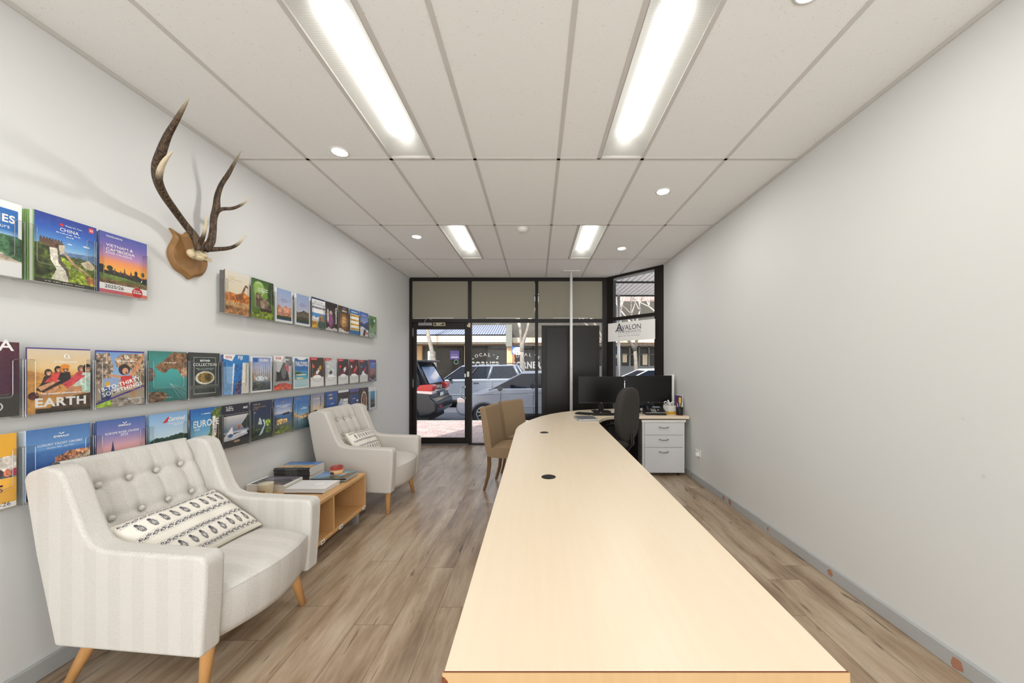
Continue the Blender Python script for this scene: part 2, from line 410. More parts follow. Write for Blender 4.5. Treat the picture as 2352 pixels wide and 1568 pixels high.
for a, b in rows:
    lit = (a, b) in TR_ROWS
    xs = list(GX)
    for i in range(len(xs)-1):
        segs = [(xs[i], xs[i+1])]
        if lit and abs(xs[i]+1.041) < .01: segs = [(-.75, xs[i+1])]
        if lit and abs(xs[i]-.159) < .01: segs = [(xs[i], .459)]
        for x0, x1 in segs:
            q = clip([(x0, a), (x1, a), (x1, b), (x0, b)], nrm, DA)
            if len(q) > 2: cm.prism(q, 2, ZC, ZC+.02)
struct('ceiling', cm, 'tile')
tb = MB(); h = .012
def bar(x0, y0, x1, y1):
    q = clip([(x0, y0), (x1, y0), (x1, y1), (x0, y1)], nrm, DA)
    if len(q) > 2: tb.prism(q, 2, ZC-.003, ZC+.001)
for x in GX[1:-1]: bar(x-h, YB, x+h, YF)
for y in GY[1:-1]: bar(XL, y-h, XR, y+h)
for a, b in TR_ROWS: bar(-.75, a, -.75+2*h, b); bar(.459-2*h, a, .459, b)
tb.box((XL, YB, ZC-.02), (XL+.012, YF, ZC+.001)); tb.box((XR-.012, YB, ZC-.02), (XR, POST[1]-.02, ZC+.001))
struct('trim_1', tb, 'tbar', 'grey metal grid of the suspended ceiling')
struct('baseboard_left', MB().box((XL, YB, 0), (XL+.02, YF-.02, .075)), 'baseb', bevel=.003)
bb = struct('baseboard_right', MB().box((XR-.02, YB, 0), (XR, POST[1]-.13, .075)), 'baseb', bevel=.003)
random.seed(4)
for (x, y, ww, hh) in ((1661, 1143, .04, .045), (1676, 1153, .05, .055), (1763, 1214, .022, .03), (1906, 1315, .045, .045), (2197, 1526, .05, .06), (1587, 1092, .02, .05)):
    Y = (XR-.022)*FPX/(x-CX); z = min(max(CAMZ-(y-CY)*Y/FPX, .03), .06); q = []
    for k in range(14):
        t = 2*math.pi*k/14; r = .5*random.uniform(.75, 1.15); q.append((XR-.0206, Y+ww*r*math.cos(t), min(max(z+hh*r*math.sin(t), .003), .073)))
    MB().poly(q).build('chipped_patch', 'chip', bb)

# ---------------------------------------------------------------- ceiling fittings
names = ['left near', 'right near', 'left far', 'right far']
for (a, b) in TR_ROWS:
    for (x0, x1) in TROF:
        cy, cx = (a+b)/2, (x0+x1)/2; hw, hl = (x1-x0)/2-.002, .6-.012
        side = 'left' if cx < 0 else 'right'
        where = {1.359: 'nearer the camera', 3.759: 'nearer the shopfront', -1.041: 'behind the camera'}[round(a, 3)]
        t = thing('fluorescent_troffer', f'recessed fluorescent ceiling light with ridged diffuser, {side} row, {where}', 'ceiling light', (cx, cy, ZC), 0, 'recessed fluorescent lights')
        m = MB(); V = []; nx_, ny_ = 18, 40
        for j in range(ny_+1):
            y_ = -hl+2*hl*j/ny_; gy = min(1, (hl-abs(y_))/.09); gy = gy*gy*(3-2*gy)
            for i in range(nx_+1):
                x_ = -hw+2*hw*i/nx_; V.append((x_, y_, .012+.075*gy*max(0, 1-(abs(x_)/hw)**2.6)))
        m._add(V, [(j*(nx_+1)+i, (j+1)*(nx_+1)+i, (j+1)*(nx_+1)+i+1, j*(nx_+1)+i+1) for j in range(ny_) for i in range(nx_)])
        m.build('lamp_reflector', 'tube', t, smooth=True)
        m = MB(); e_ = .004
        for q in (((-hw, -hl), (-hw+e_, hl)), ((hw-e_, -hl), (hw, hl)), ((-hw, -hl), (hw, -hl+e_)), ((-hw, hl-e_), (hw, hl))): m.box((q[0][0], q[0][1], .0), (q[1][0], q[1][1], .016))
        m.build('frame', 'tbar', t)
        MB().poly([(-hw, -hl, .004), (hw, -hl, .004), (hw, hl, .004), (-hw, hl, .004)]).build('diffuser', 'diffuser', t)
for x, y, lb in ((780, 348, 'round white downlight, nearest on the left of the ceiling'), (1523, 439, 'round white downlight, nearer one on the right of the ceiling'),
                 (957, 543, 'round white downlight left of the far left fluorescent light'), (1428, 570, 'round white downlight right of the far right fluorescent light')):
    Y = FPX*(ZC-CAMZ)/(CY-y); X = (x-CX)*Y/FPX
    t = thing('downlight', lb, 'ceiling light', (X, Y, ZC), 0, 'round downlights')
    MB().lathe([(.062, .0), (.062, -.004), (.05, -.007), (.046, -.003)], n=28).build('trim_ring', 'white_gloss', t, smooth=True)
    MB().disc((0, 0, -.0045), .047, 2, 24).build('lamp_face', 'down', t)
for k, (X, Y) in enumerate(((-1.37, -.6), (1.08, -.3), (-1.37, 1.0), (1.08, 1.4))):  # extra unseen downlights, added to brighten the room
    t = thing('downlight', 'round white downlight added behind or above the camera for more light', 'ceiling light', (X, Y, ZC), 0, 'added downlights outside the view')
    MB().lathe([(.062, .0), (.062, -.004), (.05, -.007), (.046, -.003)], n=28).build('trim_ring', 'white_gloss', t, smooth=True)
    MB().disc((0, 0, -.0045), .047, 2, 24).build('lamp_face', 'down', t)
t = thing('smoke_detector', 'small white smoke detector on the ceiling between the far lights', 'smoke detector', (-.15, 3.86, ZC))
MB().lathe([(.055, 0), (.055, -.012), (.05, -.03), (.03, -.04), (.005, -.042)], n=28).build('detector_body', 'white_gloss', t, smooth=True)
MB().lathe([(.062, 0), (.062, -.006), (.055, -.008)], n=28).build('mounting_ring', 'white_matt', t, smooth=True)
# small hook near the left wall
tag(MB().tube([(-2.02, 4.90, ZC), (-2.02, 4.90, ZC-.03), (-2.01, 4.90, ZC-.045), (-2.0, 4.9, ZC-.035)], .003, 6).build('ceiling_hook', 'steel'), 'tiny wire hook in the ceiling near the left wall', 'hook')

# ---------------------------------------------------------------- shopfront
FY0, FY1 = YF, YF+.06
def at(x, y, Y=YF): v = px(x, y, Y); return v.x, v.z
def member(x0, y0, x1, y1, d0=0, d1=.08):
    a, zt = at(x0, y0); b, zb = at(x1, y1); return MB().box((a, YF+d0, zb), (b, YF+d1, zt))
tn = [2]
def trim(mb, lb, mat='black_al', **k):
    o = struct(f'trim_{tn[0]}', mb, mat, lb, **k); tn[0] += 1; return o
trim(member(939, 637, 1400, 645), 'black aluminium head rail over the shopfront')
trim(member(939, 645, 946, 1024), 'black aluminium jamb beside the left wall')
trim(member(1075, 645, 1082.5, 1024), 'black mullion right of the glass door')
trim(member(1228.8, 645, 1236, 1024), 'black mullion in the middle of the shopfront')
trim(member(1384, 645, 1396, 1024), 'black mullion at the shopfront corner')
trim(MB().box((at(946, 0)[0], YF, at(0, 740)[1]), (at(1075, 0)[0], YF+.08, at(0, 732)[1])), 'black transom above the glass door')
trim(MB().box((at(1082.5, 0)[0], YF, at(0, 740)[1]), (at(1228.8, 0)[0], YF+.08, at(0, 732)[1])), 'black transom over the middle pane')
trim(MB().box((at(1236, 0)[0], YF, at(0, 740)[1]), (at(1384, 0)[0], YF+.08, at(0, 732)[1])), 'black transom over the pane behind the pole')
trim(MB().box((at(1082.5, 0)[0], YF, 0), (at(1384, 0)[0], YF+.08, at(0, 1018)[1])), 'black sill under the shopfront panes')
trim(MB().box((XL, YF-.02, 0), (CORN[0], YF+.1, .004)), 'worn pale metal threshold strip', 'steel')
wn_ = [1]
def window(x0, y0, x1, y1, blind, lb):
    a, zt = at(x0, y0); b, zb = at(x1, y1)
    t = thing(f'window_{wn_[0]}', None, None, ((a+b)/2, YF+.04, zb)); t['kind'] = 'structure'; t['label'] = lb; wn_[0] += 1
    hw = (b-a)/2; MB().box((-hw, -.003, 0), (hw, .003, zt-zb)).build('pane', 'glass', t)
    if blind:
        MB().box((-hw+.004, -.022, .012), (hw-.004, -.018, zt-zb-.002)).build('roller_blind', 'blind', t)
        MB().box((-hw+.25, -.026, .010), (hw-.25, -.018, .022)).build('blind_rail', 'tbar', t)
    return t
window(946, 645, 1075, 732, 1, 'upper pane with olive blind above the door')
window(1082.5, 645, 1228.8, 732, 1, 'upper middle pane with olive blind')
window(1236, 645, 1384, 732, 1, 'upper pane with olive blind behind the pole')
w4 = window(1082.5, 740, 1228.8, 1018, 0, 'large clear middle pane')
w5 = window(1236, 740, 1384, 1018, 0, 'clear pane behind the black board')
# small pale stickers on the panes
MB().box((-.4, -.0045, 0), (0, -.0035, .3)) if False else None
# white lettering strip etched along the edge of the pane beside the middle mullion
m = MB(); random.seed(9)
def lets(m, X0, X1, z0, z1, y, n, col):
    for k in range(n):
        z = z0+(z1-z0)*k/n; hgt = (z1-z0)/n*.8
        pts = [(X0+random.random()*(X1-X0), z+random.random()*hgt) for _ in range(3)]
        for i in range(2):
            (xa, za), (xb, zb) = pts[i], pts[i+1]; m.tube([(xa, y, za), (xb, y, zb)], .005, 4, col)
# the door
xa, zt = at(946, 740); xb, _ = at(1075, 740); dw = xb-xa
d = thing('door_1', None, None, (xa, YF+.03, 0.012)); d['kind'] = 'structure'; d['label'] = 'black framed glass entrance door with a D handle'
zt -= .016
st = .062
MB().box((.004, 0, 0), (st, .045, zt)).build('stile', 'black_al', d, bevel=.003)
MB().box((dw-st, 0, 0), (dw-.004, .045, zt)).build('stile', 'black_al', d, bevel=.003)
MB().box((st, .001, zt-.11), (dw-st, .044, zt)).build('top_rail', 'black_al', d, bevel=.003)
MB().box((st, .001, 0), (dw-st, .044, .105)).build('bottom_rail', 'black_al', d, bevel=.003)
MB().box((st, .018, .105), (dw-st, .024, zt-.11)).build('glass_pane', 'glass', d)
def dloc(x, y): v = px(x, y, YF+.02); return v.x-xa, v.z-.012
hx, hz1 = dloc(1067, 888); _, hz2 = dloc(1067, 914)
hd = MB().tube([(hx, 0, hz1), (hx-.02, -.03, hz1), (hx-.05, -.045, hz1-.02), (hx-.052, -.047, (hz1+hz2)/2), (hx-.05, -.045, hz2+.02), (hx-.02, -.03, hz2), (hx, 0, hz2)], .009, 10).build('door_handle', 'chrome', d, smooth=True)
for q in (hz1, hz2): MB().tube([(hx, .002, q), (hx, -.008, q)], .022, 14).build('handle_rose', 'chrome', hd)
x_, z_ = dloc(1068, 862)
MB().box((x_-.012, -.006, z_-.03), (x_+.012, .0, z_+.03)).build('lock_plate', 'alu', d, bevel=.002)
for yy, hh in ((763, .07), (880, .07)):
    x_, z_ = dloc(945, yy); MB().box((.004, -.008, z_-hh), (.014, .0, z_+hh)).build('hinge', 'alu', d, bevel=.002)
x0_, z0_ = dloc(962, 748); x1_, z1_ = dloc(994, 741)
cl = MB().box((x0_, -.05, z0_), (x1_, 0, z1_)).build('door_closer', 'steel', d, bevel=.006)
MB().tube([(x0_+.1, -.03, z1_), (x0_+.12, -.03, z1_+.05), (x0_+.16, -.03, z1_+.07), (x0_+.23, -.03, z1_+.045)], .006, 8).build('closer_arm', 'steel', cl)
x0_, z0_ = dloc(996, 748.5); x1_, z1_ = dloc(1023, 741)
ex = MB((30, 28, 26)); ex.box((x0_, -.03, z0_), (x1_, 0, z1_), (196, 180, 140)); ex.box((x0_+.012, -.032, z0_+.01), (x1_-.012, -.03, z1_-.01), (24, 22, 20))
ex.text('EXIT', lambda u, v, o: (x0_+u, -.0325-o, z0_+.014-v), .055, .055+.09, 0, (246, 240, 214), 1, 1, .02)
ex.build('exit_sign', 'print', d)
t = thing('lock_box', 'small cream alarm sensor above the door frame', 'sensor', (px(1076, 740, YF).x, YF, px(1076, 752, YF).z))
MB((218, 190, 140)).box((0, -.03, 0), (.036, -.003, .075)).build('sensor_case', 'print', t, bevel=.004)
MB((240, 238, 230)).box((-.018, -.027, .015), (.0, -.005, .045)).build('sensor_button', 'print', t, bevel=.003)
tag(MB((232, 230, 224)).box((px(1073, 0, YF).x, YF-.02, px(0, 865, YF).z), (px(1078, 0, YF).x, YF-.002, px(0, 853, YF).z)).build('door_sensor', 'print', bevel=.003), 'tiny white plastic contact on the frame by the door lock', 'sensor')

# angled corner window
def aw(t, off=0): return (CORN[0]+dv.x*AL*t+nrm[0]*off, CORN[1]+dv.y*AL*t+nrm[1]*off)
def abox(t0, t1, z0, z1, o0=0., o1=.08):
    return MB().prism([aw(t0, o0), aw(t1, o0), aw(t1, o1), aw(t0, o1)], 2, z0, z1)
trim(abox(-.03, .122, 0, ZC), 'black corner post where the shopfront turns')
trim(abox(.854, 1.06, 0, ZC), 'wide black post beside the right wall')
trim(abox(.122, .854, ZC-.035, ZC), 'black head rail of the angled window')
trim(abox(.122, .854, ZC-.075, ZC-.045, .01, .03), 'thin metal reveal strip under the angled head rail', 'alu')
zt2 = CAMZ+(838-732.5)*5.95/FPX
ZT = 2.118
trim(abox(.122, .854, ZT-.03, ZT+.02), 'black transom across the angled window')
trim(abox(.122, .854, 0, .06), 'black sill of the angled window')
for z0, z1, lb in ((ZT+.02, ZC-.075, 'clear upper pane of the angled corner window'), (.06, ZT-.03, 'clear lower pane of the angled corner window')):
    t = thing(f'window_{wn_[0]}', None, None, (0, 0, 0)); t['kind'] = 'structure'; t['label'] = lb; wn_[0] += 1
    abox(.122, .854, z0, z1, .035, .041).build('pane', 'glass', t)
# hanging white sign
sg = thing('window_sign', 'white lettered board sign hung in the angled corner window', 'sign', (0, 0, 0))
def sp(x, y):    # a pixel on the plane just inside the angled window
    o = -.03; c = Vector(aw(0, o)); k = (x-CX)/FPX
    # (c.x+dv.x*s) = k*(c.y+dv.y*s)
    s_ = (k*c.y-c.x)/(dv.x-k*dv.y); X = c.x+dv.x*s_; Y = c.y+dv.y*s_
    return Vector((X, Y, CAMZ-(y-CY)*Y/FPX))
TL, TR_, BR_, BL = sp(1397, 744), sp(1505, 731), sp(1505, 778), sp(1398, 785)
zb_, zt_ = (BL.z+BR_.z)/2, (TL.z+TR_.z)/2
SW = ((TR_-TL).xy).length; SH = zt_-zb_
def sfn(u, v, o=0): return (TL.x+(TR_.x-TL.x)*u-nrm[0]*o, TL.y+(TR_.y-TL.y)*u-nrm[1]*o, zt_-(zt_-zb_)*v)
m = MB((250, 249, 246)); th = .004
m._add([sfn(0, 0), sfn(1, 0), sfn(1, 1), sfn(0, 1), sfn(0, 0, th), sfn(1, 0, th), sfn(1, 1, th), sfn(0, 1, th)], [(0, 1, 2, 3), (7, 6, 5, 4), (0, 4, 5, 1), (1, 5, 6, 2), (2, 6, 7, 3), (3, 7, 4, 0)], (250, 248, 244))
sf2 = lambda u, v, o: sfn(u, v, th+o)
m.text('A', sf2, .19, .33, .44, (40, 42, 62), SW, SH, .01)
m.text('VALON', sf2, .31, .72, .42, (40, 42, 62), SW, SH, .004, hs=1.05)
m.text('WATERWAYS', sf2, .23, .72, .585, (120, 118, 122), SW, SH, 0, hs=.8)
m.text('signature river cruises. inspired design.', sf2, .23, .70, .76, (130, 128, 128), SW, SH, 0)
for k in range(3):
    pts = [sf2(.17+.19*i/8, .50-.035*k-.06*math.sin(i/8*math.pi)+.01*i/8, .0008) for i in range(9)]; m.tube(pts, .003, 4, (64, 66, 84))
m.tube([sf2(.23, .64, .0005), sf2(.72, .64, .0005)], .0012, 4, (120, 118, 120))
m.build('sign_board', 'print', sg)
# pole
pt = thing('support_pole', 'thin white steel pole from floor to ceiling before the shopfront', 'pole', (px(1312, 0, 5.6).x, 5.6, 0))
MB().lathe([(.022, 0), (.022, ZC-.004)], n=16).build('pole_tube', 'white_gloss', pt, smooth=True)
for yy in (846, 880): z_ = px(0, yy, 5.6).z; MB().lathe([(.026, z_), (.026, z_+.012)], n=16).build('joint_ring', 'alu', pt)
MB().box((-.13, -.06, ZC-.016), (.13, .06, ZC-.003)).build('top_plate', 'white_matt', pt, bevel=.003)
# black display board
BY = 5.86
a = px(1244, 747, BY); b = px(1377, 747, BY); c0 = px(1255, 752, BY); c1 = px(1369, 752, BY)
bt = thing('display_board', 'tall black double panel display board standing against the shopfront glass', 'display board', (0, 0, 0))
MB().box((a.x, BY, .0), (b.x, BY+.05, a.z)).build('board_frame', 'black_al', bt, bevel=.004)
mid = px(1313, 0, BY).x
pn = MB().box((c0.x, BY-.022, .06), (c1.x, BY-.001, c0.z)).build('board_panel', 'black_gloss', bt, bevel=.003)
for qx in (1279, 1336):
    for qy in (832, 890):
        v = px(qx, qy, BY-.024)
        mm = MB().disc((v.x, v.y-.001, v.z), .012, 1, 10, ry=.008); mm.disc((v.x-.035, v.y-.001, v.z-.006), .008, 1, 10, ry=.006); mm.build('screw_hole', 'dark', pn)
v = px(1373, 778, BY-.02); MB().box((v.x-.03, BY-.02, v.z-.03), (v.x+.02, BY-.002, v.z+.03)).build('hinge', 'black_al', bt)
# power point
Y = XR*FPX/(1604-CX); z = CAMZ-(1040-CY)*Y/FPX
ot = thing('power_outlet', 'white double power outlet with a plug low on the right wall', 'power outlet', (XR, Y, z))
MB().box((-.008, -.06, -.04), (0, .06, .04)).build('face_plate', 'white_gloss', ot, bevel=.003)
MB().box((-.045, -.045, -.03), (-.008, -.01, .012)).build('plug', 'white_gloss', ot, bevel=.006)
for q in ((.005, .02), (.035, .02)): MB().box((-.012, q[0], q[1]-.008), (-.008, q[0]+.014, q[1]+.008)).build('switch', 'white_matt', ot, bevel=.001)
# dull filler spots on the right wall
wr = bpy.data.objects['wall_right']
for x, y, r in ((2259, 1094, .011), (2212, 962, .008)):
    Y = XR*FPX/(x-CX); z = CAMZ-(y-CY)*Y/FPX; MB().disc((XR-.0005, Y, z), r*.7, 0, 14, ry=r).build('filler_spot', 'putty', wr)
# ---------------------------------------------------------------- armchairs
class Cv:
    """a small painted page"""
    def __init__(s, W, H, col=(255, 255, 255), seed=1):
        s.W, s.H = W, H; s.u, s.v = np.meshgrid(np.linspace(0, 1, W), np.linspace(0, 1, H)); s.C = np.ones((H, W, 3))*np.array(col, float); s.rs = np.random.RandomState(seed)
    def nz(s, cells, seed=0, asp=None):
        rs = np.random.RandomState(seed+17); cy = max(2, int(cells*(asp or s.H/s.W))); g = rs.rand(cy+1, cells+1)
        x = s.u*(cells-1e-6); y = s.v*(cy-1e-6); i = x.astype(int); j = y.astype(int); fx = x-i; fy = y-j; fx = fx*fx*(3-2*fx); fy = fy*fy*(3-2*fy)
        return (g[j, i]*(1-fx)+g[j, i+1]*fx)*(1-fy)+(g[j+1, i]*(1-fx)+g[j+1, i+1]*fx)*fy
    def put(s, mask, col, n=0, cells=24, seed=0):
        c = np.array(col, float)[None, None, :]*np.ones_like(s.C)
        if n: q = .34*s.nz(max(cells//2, 4), seed)+.28*s.nz(cells, seed+5)+.22*s.nz(cells*2, seed+9)+.16*s.nz(min(cells*4, s.W-1), seed+13); c = c*(1+n*(q-.5)*3.0)[..., None]
        m = np.clip(mask, 0, 1)[..., None]; s.C = s.C*(1-m)+c*m; return s
    def grad(s, stops, v0=0, v1=1):
        vs = [p[0] for p in stops]; g = np.stack([np.interp(s.v, vs, [p[1][k] for p in stops]) for k in range(3)], -1)
        m = ((s.v >= v0) & (s.v <= v1))[..., None]; s.C = np.where(m, g, s.C); return s
    def rect(s, col, u0, v0, u1, v1, n=0, **k): return s.put(((s.u >= u0) & (s.u <= u1) & (s.v >= v0) & (s.v <= v1))*1., col, n, **k)
    def ell(s, col, cx, cy, rx, ry, n=0, ang=0, **k):
        x, y = s.u-cx, (s.v-cy)*s.H/s.W; ry = ry*s.H/s.W; ca, sa = math.cos(ang), math.sin(ang)
        d = ((x*ca+y*sa)/rx)**2+((-x*sa+y*ca)/ry)**2; return s.put(np.clip((1.15-d)*4, 0, 1), col, n, **k)
    def poly(s, col, pts, n=0, **k):
        m = np.zeros_like(s.u, bool); p = pts
        for i in range(len(p)):
            (x0, y0), (x1, y1) = p[i], p[(i+1) % len(p)]
            if y0 == y1: continue
            c = ((y0 > s.v) != (y1 > s.v)) & (s.u < (x1-x0)*(s.v-y0)/(y1-y0)+x0); m ^= c
        return s.put(m*1., col, n, **k)
    def hill(s, col, v, amp, cells, seed, vb=1.0, n=.2, slope=0, u0=0, u1=1):
        rs = np.random.RandomState(seed); g = rs.rand(cells+2); x = s.u*cells; i = x.astype(int); f = x-i; h = g[i]*(1-f)+g[np.minimum(i+1, cells+1)]*f
        rs2 = rs.rand(cells*5+2); x2 = s.u*cells*5; i2 = x2.astype(int); f2 = x2-i2; h = .78*h+.22*(rs2[i2]*(1-f2)+rs2[np.minimum(i2+1, cells*5+1)]*f2)
        return s.put(((s.v > v-amp*h-slope*(s.u-.5)) & (s.v <= vb) & (s.u >= u0) & (s.u <= u1))*1., col, n, seed=seed, cells=30)

def side_panel(sy, name):
    prof = [(-.30, .215), (.333, .20), (.352, .45), (.356, .575), (.335, .60), (.0, .607), (-.085, .612), (-.135, .63), (-.165, .67), (-.195, .74), (-.235, .84), (-.268, .915), (-.30, .932), (-.35, .938), (-.423, .915), (-.441, .885), (-.385, .58)]
    m = MB(); y0, y1 = sorted((sy*.25, sy*.338)); m.prism(prof, 1, y0, y1)
    return m
def make_armchair(fabric, name, label, loc, rz, group):
    t = thing(name, label, 'armchair', loc, rz, group)
    for sy in (-1, 1): side_panel(sy, '').build('arm_and_wing', fabric, t, bevel=.03, seg=4, limit=35)
    # tufted back
    path = [(-.13, .38), (-.155, .43), (-.21, .53), (-.262, .66), (-.30, .74), (-.335, .82), (-.362, .88), (-.380, .918), (-.402, .936), (-.432, .932), (-.446, .905), (-.385, .60), (-.33, .30), (-.31, .22)]
    # resample front densely
    P_ = []; 
    for i in range(len(path)-1):
        n = 9 if i < 7 else 3
        for k in range(n): f = k/n; P_.append((path[i][0]*(1-f)+path[i+1][0]*f, path[i][1]*(1-f)+path[i+1][1]*f, i+f))
    P_.append((*path[-1], 13.))
    ny = 84; V = []; B = [(y, z) for z in (.665, .812) for y in (-.174, -.058, .058, .174)]
    def surf(y, px_, pz_, i):
        if i > 7.6: 
            return px_, pz_
        ch = abs(math.sin(math.pi*(y+.174)/.116))**.55          # soft channels between the button columns
        low = min(1, max(0, (pz_-.44)/.12)); d = .011*ch*(1 if pz_ < .84 else max(.35, 1-(pz_-.84)/.12))
        hz = math.exp(-((pz_-.665)/.018)**2)+math.exp(-((pz_-.812)/.018)**2); d -= .008*hz
        for by, bz in B: d -= .015*math.exp(-(((y-by)/.026)**2+((pz_-bz)/.028)**2))
        if pz_ < .60: d += .012*(.60-pz_)/.2
        edge = max(0, (abs(y)-.225)/.03); d -= .012*edge*edge
        return px_+d, pz_+d*.3
    for j, (a, b, i) in enumerate(P_):
        for k in range(ny+1): y = -.256+.512*k/ny; q = surf(y, a, b, i); V.append((q[0], y, q[1]))
    n = ny+1; m = MB(); m._add(V, [(j*n+k, j*n+k+1, (j+1)*n+k+1, (j+1)*n+k) for j in range(len(P_)-1) for k in range(ny)])
    br = m.build('backrest', fabric, t, smooth=True)
    for by, bz in B:
        ax = np.interp(bz, [p[1] for p in path[:8]], [p[0] for p in path[:8]]); MB().ball((ax-.003, by, bz), (.011, .0132, .0132), 14).build('button', fabric, br, smooth=True)
    # seat
    ny = 40; V = []; sec = []
    for k in range(ny+1):
        y = -.252+.504*k/ny; c = math.cos(math.pi*y/.52); xf = .33+.062*c; zt = .425+.012*c
        row = [(-.2, zt-.02), (-.1, zt+.01), (.0, zt+.018), (.12, zt+.02), (.22, zt+.015), (xf-.06, zt+.006), (xf-.02, zt-.008), (xf-.004, zt-.017), (xf-.001, zt-.023), (xf+.001, zt-.032), (xf+.003, zt-.05), (xf-.001, .32), (xf-.01, .25), (xf-.025, .215), (xf-.06, .205), (-.28, .215)]
        sec.append([(x, y, z) for x, z in row])
    m = MB(); n = len(sec[0]); m._add([p for s_ in sec for p in s_], [(k*n+j, k*n+j+1, (k+1)*n+j+1, (k+1)*n+j) for k in range(ny) for j in range(n-1)])
    st_ = m.build('seat', fabric, t, smooth=True)
    MB().tube([(s_[8][0]+.0, s_[8][1], s_[8][2]) for s_ in sec], .0028, 6).build('seam_piping', fabric, st_, smooth=True)
    for sx, sy in ((1, -1), (1, 1), (-1, -1), (-1, 1)):
        x0, x1 = (.262, .285) if sx > 0 else (-.25, -.33)
        MB().tube([(x0, sy*.235, .222), (x0, sy*.235, .21), (x1, sy*.282, .0)], [.027, .027, .0155], 18).build('leg', 'legwood', t, smooth=True)
    return t
make_armchair('herring', 'armchair', 'big pale herringbone armchair nearest the camera, buttoned back, timber legs', (-1.62, 1.75, 0), R(-4), 'pale buttoned armchairs')
make_armchair('oat', 'armchair', 'plain oatmeal buttoned armchair near the shopfront, beyond the low table', (-1.612, 3.53, 0), R(-3.5), 'pale buttoned armchairs')

# printed lumbar cushions
def cushion_print(W, H, seed=3):
    c = Cv(W, H, (240, 235, 224), seed); ink = (62, 64, 78); rs = np.random.RandomState(seed)
    def scroll(v0, v1):
        vm = (v0+v1)/2; hv = (v1-v0)/2; n = 30
        for k in range(120):
            u = .03+.94*k/120; c.ell(ink, u, vm+hv*.55*math.sin(u*95), .0045, hv*.13)
            if k % 2: c.ell(ink, u+.004, vm-hv*.6*math.sin(u*95+.8), .0035, hv*.11, ang=k)
        for k in range(n):
            u = .03+.94*(k+.5)/n; s_ = 1 if k % 2 else -1
            c.ell(ink, u, vm+s_*hv*.25, .012, hv*.42, ang=.6*s_); c.ell((240, 235, 224), u+.003, vm+s_*hv*.3, .005, hv*.17)
            c.ell(ink, u+.014, vm-s_*hv*.35, .006, hv*.2)
        for k in range(90):
            u = .03+.94*k/90
            for q in (v0, v1): c.ell(ink, u, q, .0022, .005)
    def motifs(v0, v1, n=9):
        for k in range(n):
            u = .07+.86*(k+.5)/n; h = v1-v0
            c.ell(ink, u-.004, v0+h*.12, .013, h*.13, ang=.4)
            for j in range(7):
                v = v0+h*(.25+.1*j); r = .020*(1-abs(j-3)/6)
                for s_ in (-1, 1):
                    c.ell(ink, u+s_*r*.75, v, .0085, h*.055, ang=-.8*s_); c.ell((240, 235, 224), u+s_*r*.62, v+h*.012, .0032, h*.02)
                    c.ell(ink, u+s_*(r*1.25+.004), v-h*.03, .003, h*.022)
            c.ell(ink, u, v0+h*.6, .0025, h*.38)
    scroll(.05, .13); motifs(.16, .34); scroll(.37, .46); scroll(.58, .66); motifs(.68, .86); scroll(.88, .95)
    return c
def make_cushion(label, P0, ex, ey, W, H, T, gw, gh, seed):
    t = thing('lumbar_cushion', label, 'cushion', P0, 0, 'printed lumbar cushions')
    ex = Vector(ex).normalized(); ey = Vector(ey); ey = (ey-ex*ey.dot(ex)).normalized(); nn = ex.cross(ey).normalized()
    if nn.x < 0 or nn.z < 0: nn = -nn if nn.z < 0 else nn
    def prof(u, v):
        a = max(0, 1-(2*u-1)**4)**.6; b = max(0, 1-(2*v-1)**4)**.6; return a*b
    def pt(u, v, sgn):
        pin = 1-.05*(1-abs(2*u-1)**2)*abs(2*v-1)**3; pin2 = 1-.04*(1-abs(2*v-1)**2)*abs(2*u-1)**3
        x = (u-.5)*W*pin2; y = (.5-v)*H*pin
        wob = .004*math.sin(u*17+seed)*math.sin(v*9)
        return ex*x+ey*y+nn*(sgn*(T/2*prof(u, v))+wob*prof(u, v))
    m = MB((236, 230, 216)); m.canvas(cushion_print(gw, gh, seed), lambda u, v: pt(u, v, 1)); m.build('cushion_front', 'cloth', t, smooth=True)
    m = MB((232, 226, 212)); m.canvas(Cv(40, 26, (236, 230, 214)), lambda u, v: pt(u, v, -1)); m.build('cushion_back', 'cloth', t, smooth=True)
    rim = [pt(a, b, 0) for a, b in [(k/20, 0) for k in range(20)]+[(1, k/12) for k in range(12)]+[(1-k/20, 1) for k in range(20)]+[(0, 1-k/12) for k in range(13)]]
    MB((214, 202, 180)).tube(rim, .003, 6, caps=False).build('piping', 'cloth', t, smooth=True)
make_cushion('cream cushion with black block print lying on the near armchair', (-1.685, 1.755, .555), (.05, 1, 0), (-.30, 0, .20), .49, .34, .10, 330, 210, 3)
make_cushion('cream cushion with black block print propped in the far armchair', (-1.72, 3.57, .575), (.03, 1, -.06), (-.15, 0, .24), .46, .27, .12, 240, 130, 5)

# ---------------------------------------------------------------- low table with magazines
TX0, TX1, TY0, TY1, TZ0, TZ1 = -2.135, -1.47, 2.17, 3.075, .125, .42
t = thing('low_table', 'low beech open shelf table between the two armchairs', 'table', (0, 0, 0))
th = .022
MB().box((TX0, TY0, TZ1-th), (TX1, TY1, TZ1)).build('table_top', 'beech', t, bevel=.002)
MB().box((TX0, TY0, TZ0), (TX1, TY1, TZ0+th)).build('bottom_board', 'beech', t, bevel=.002)
MB().box((TX0, TY1-th, TZ0+th), (TX1, TY1, TZ1-th)).build('end_panel', 'beech', t)
MB().box((TX0, TY0, TZ0+th), (TX1, TY0+th, TZ1-th)).build('end_panel', 'beech', t)
MB().box((TX0+.012, 2.585, TZ0+th), (TX1-.004, 2.605, TZ1-th)).build('divider', 'beech', t)
MB().box((TX0, TY0+th, TZ0+th), (TX0+.012, TY1-th, TZ1-th)).build('back_panel', 'beech', t)
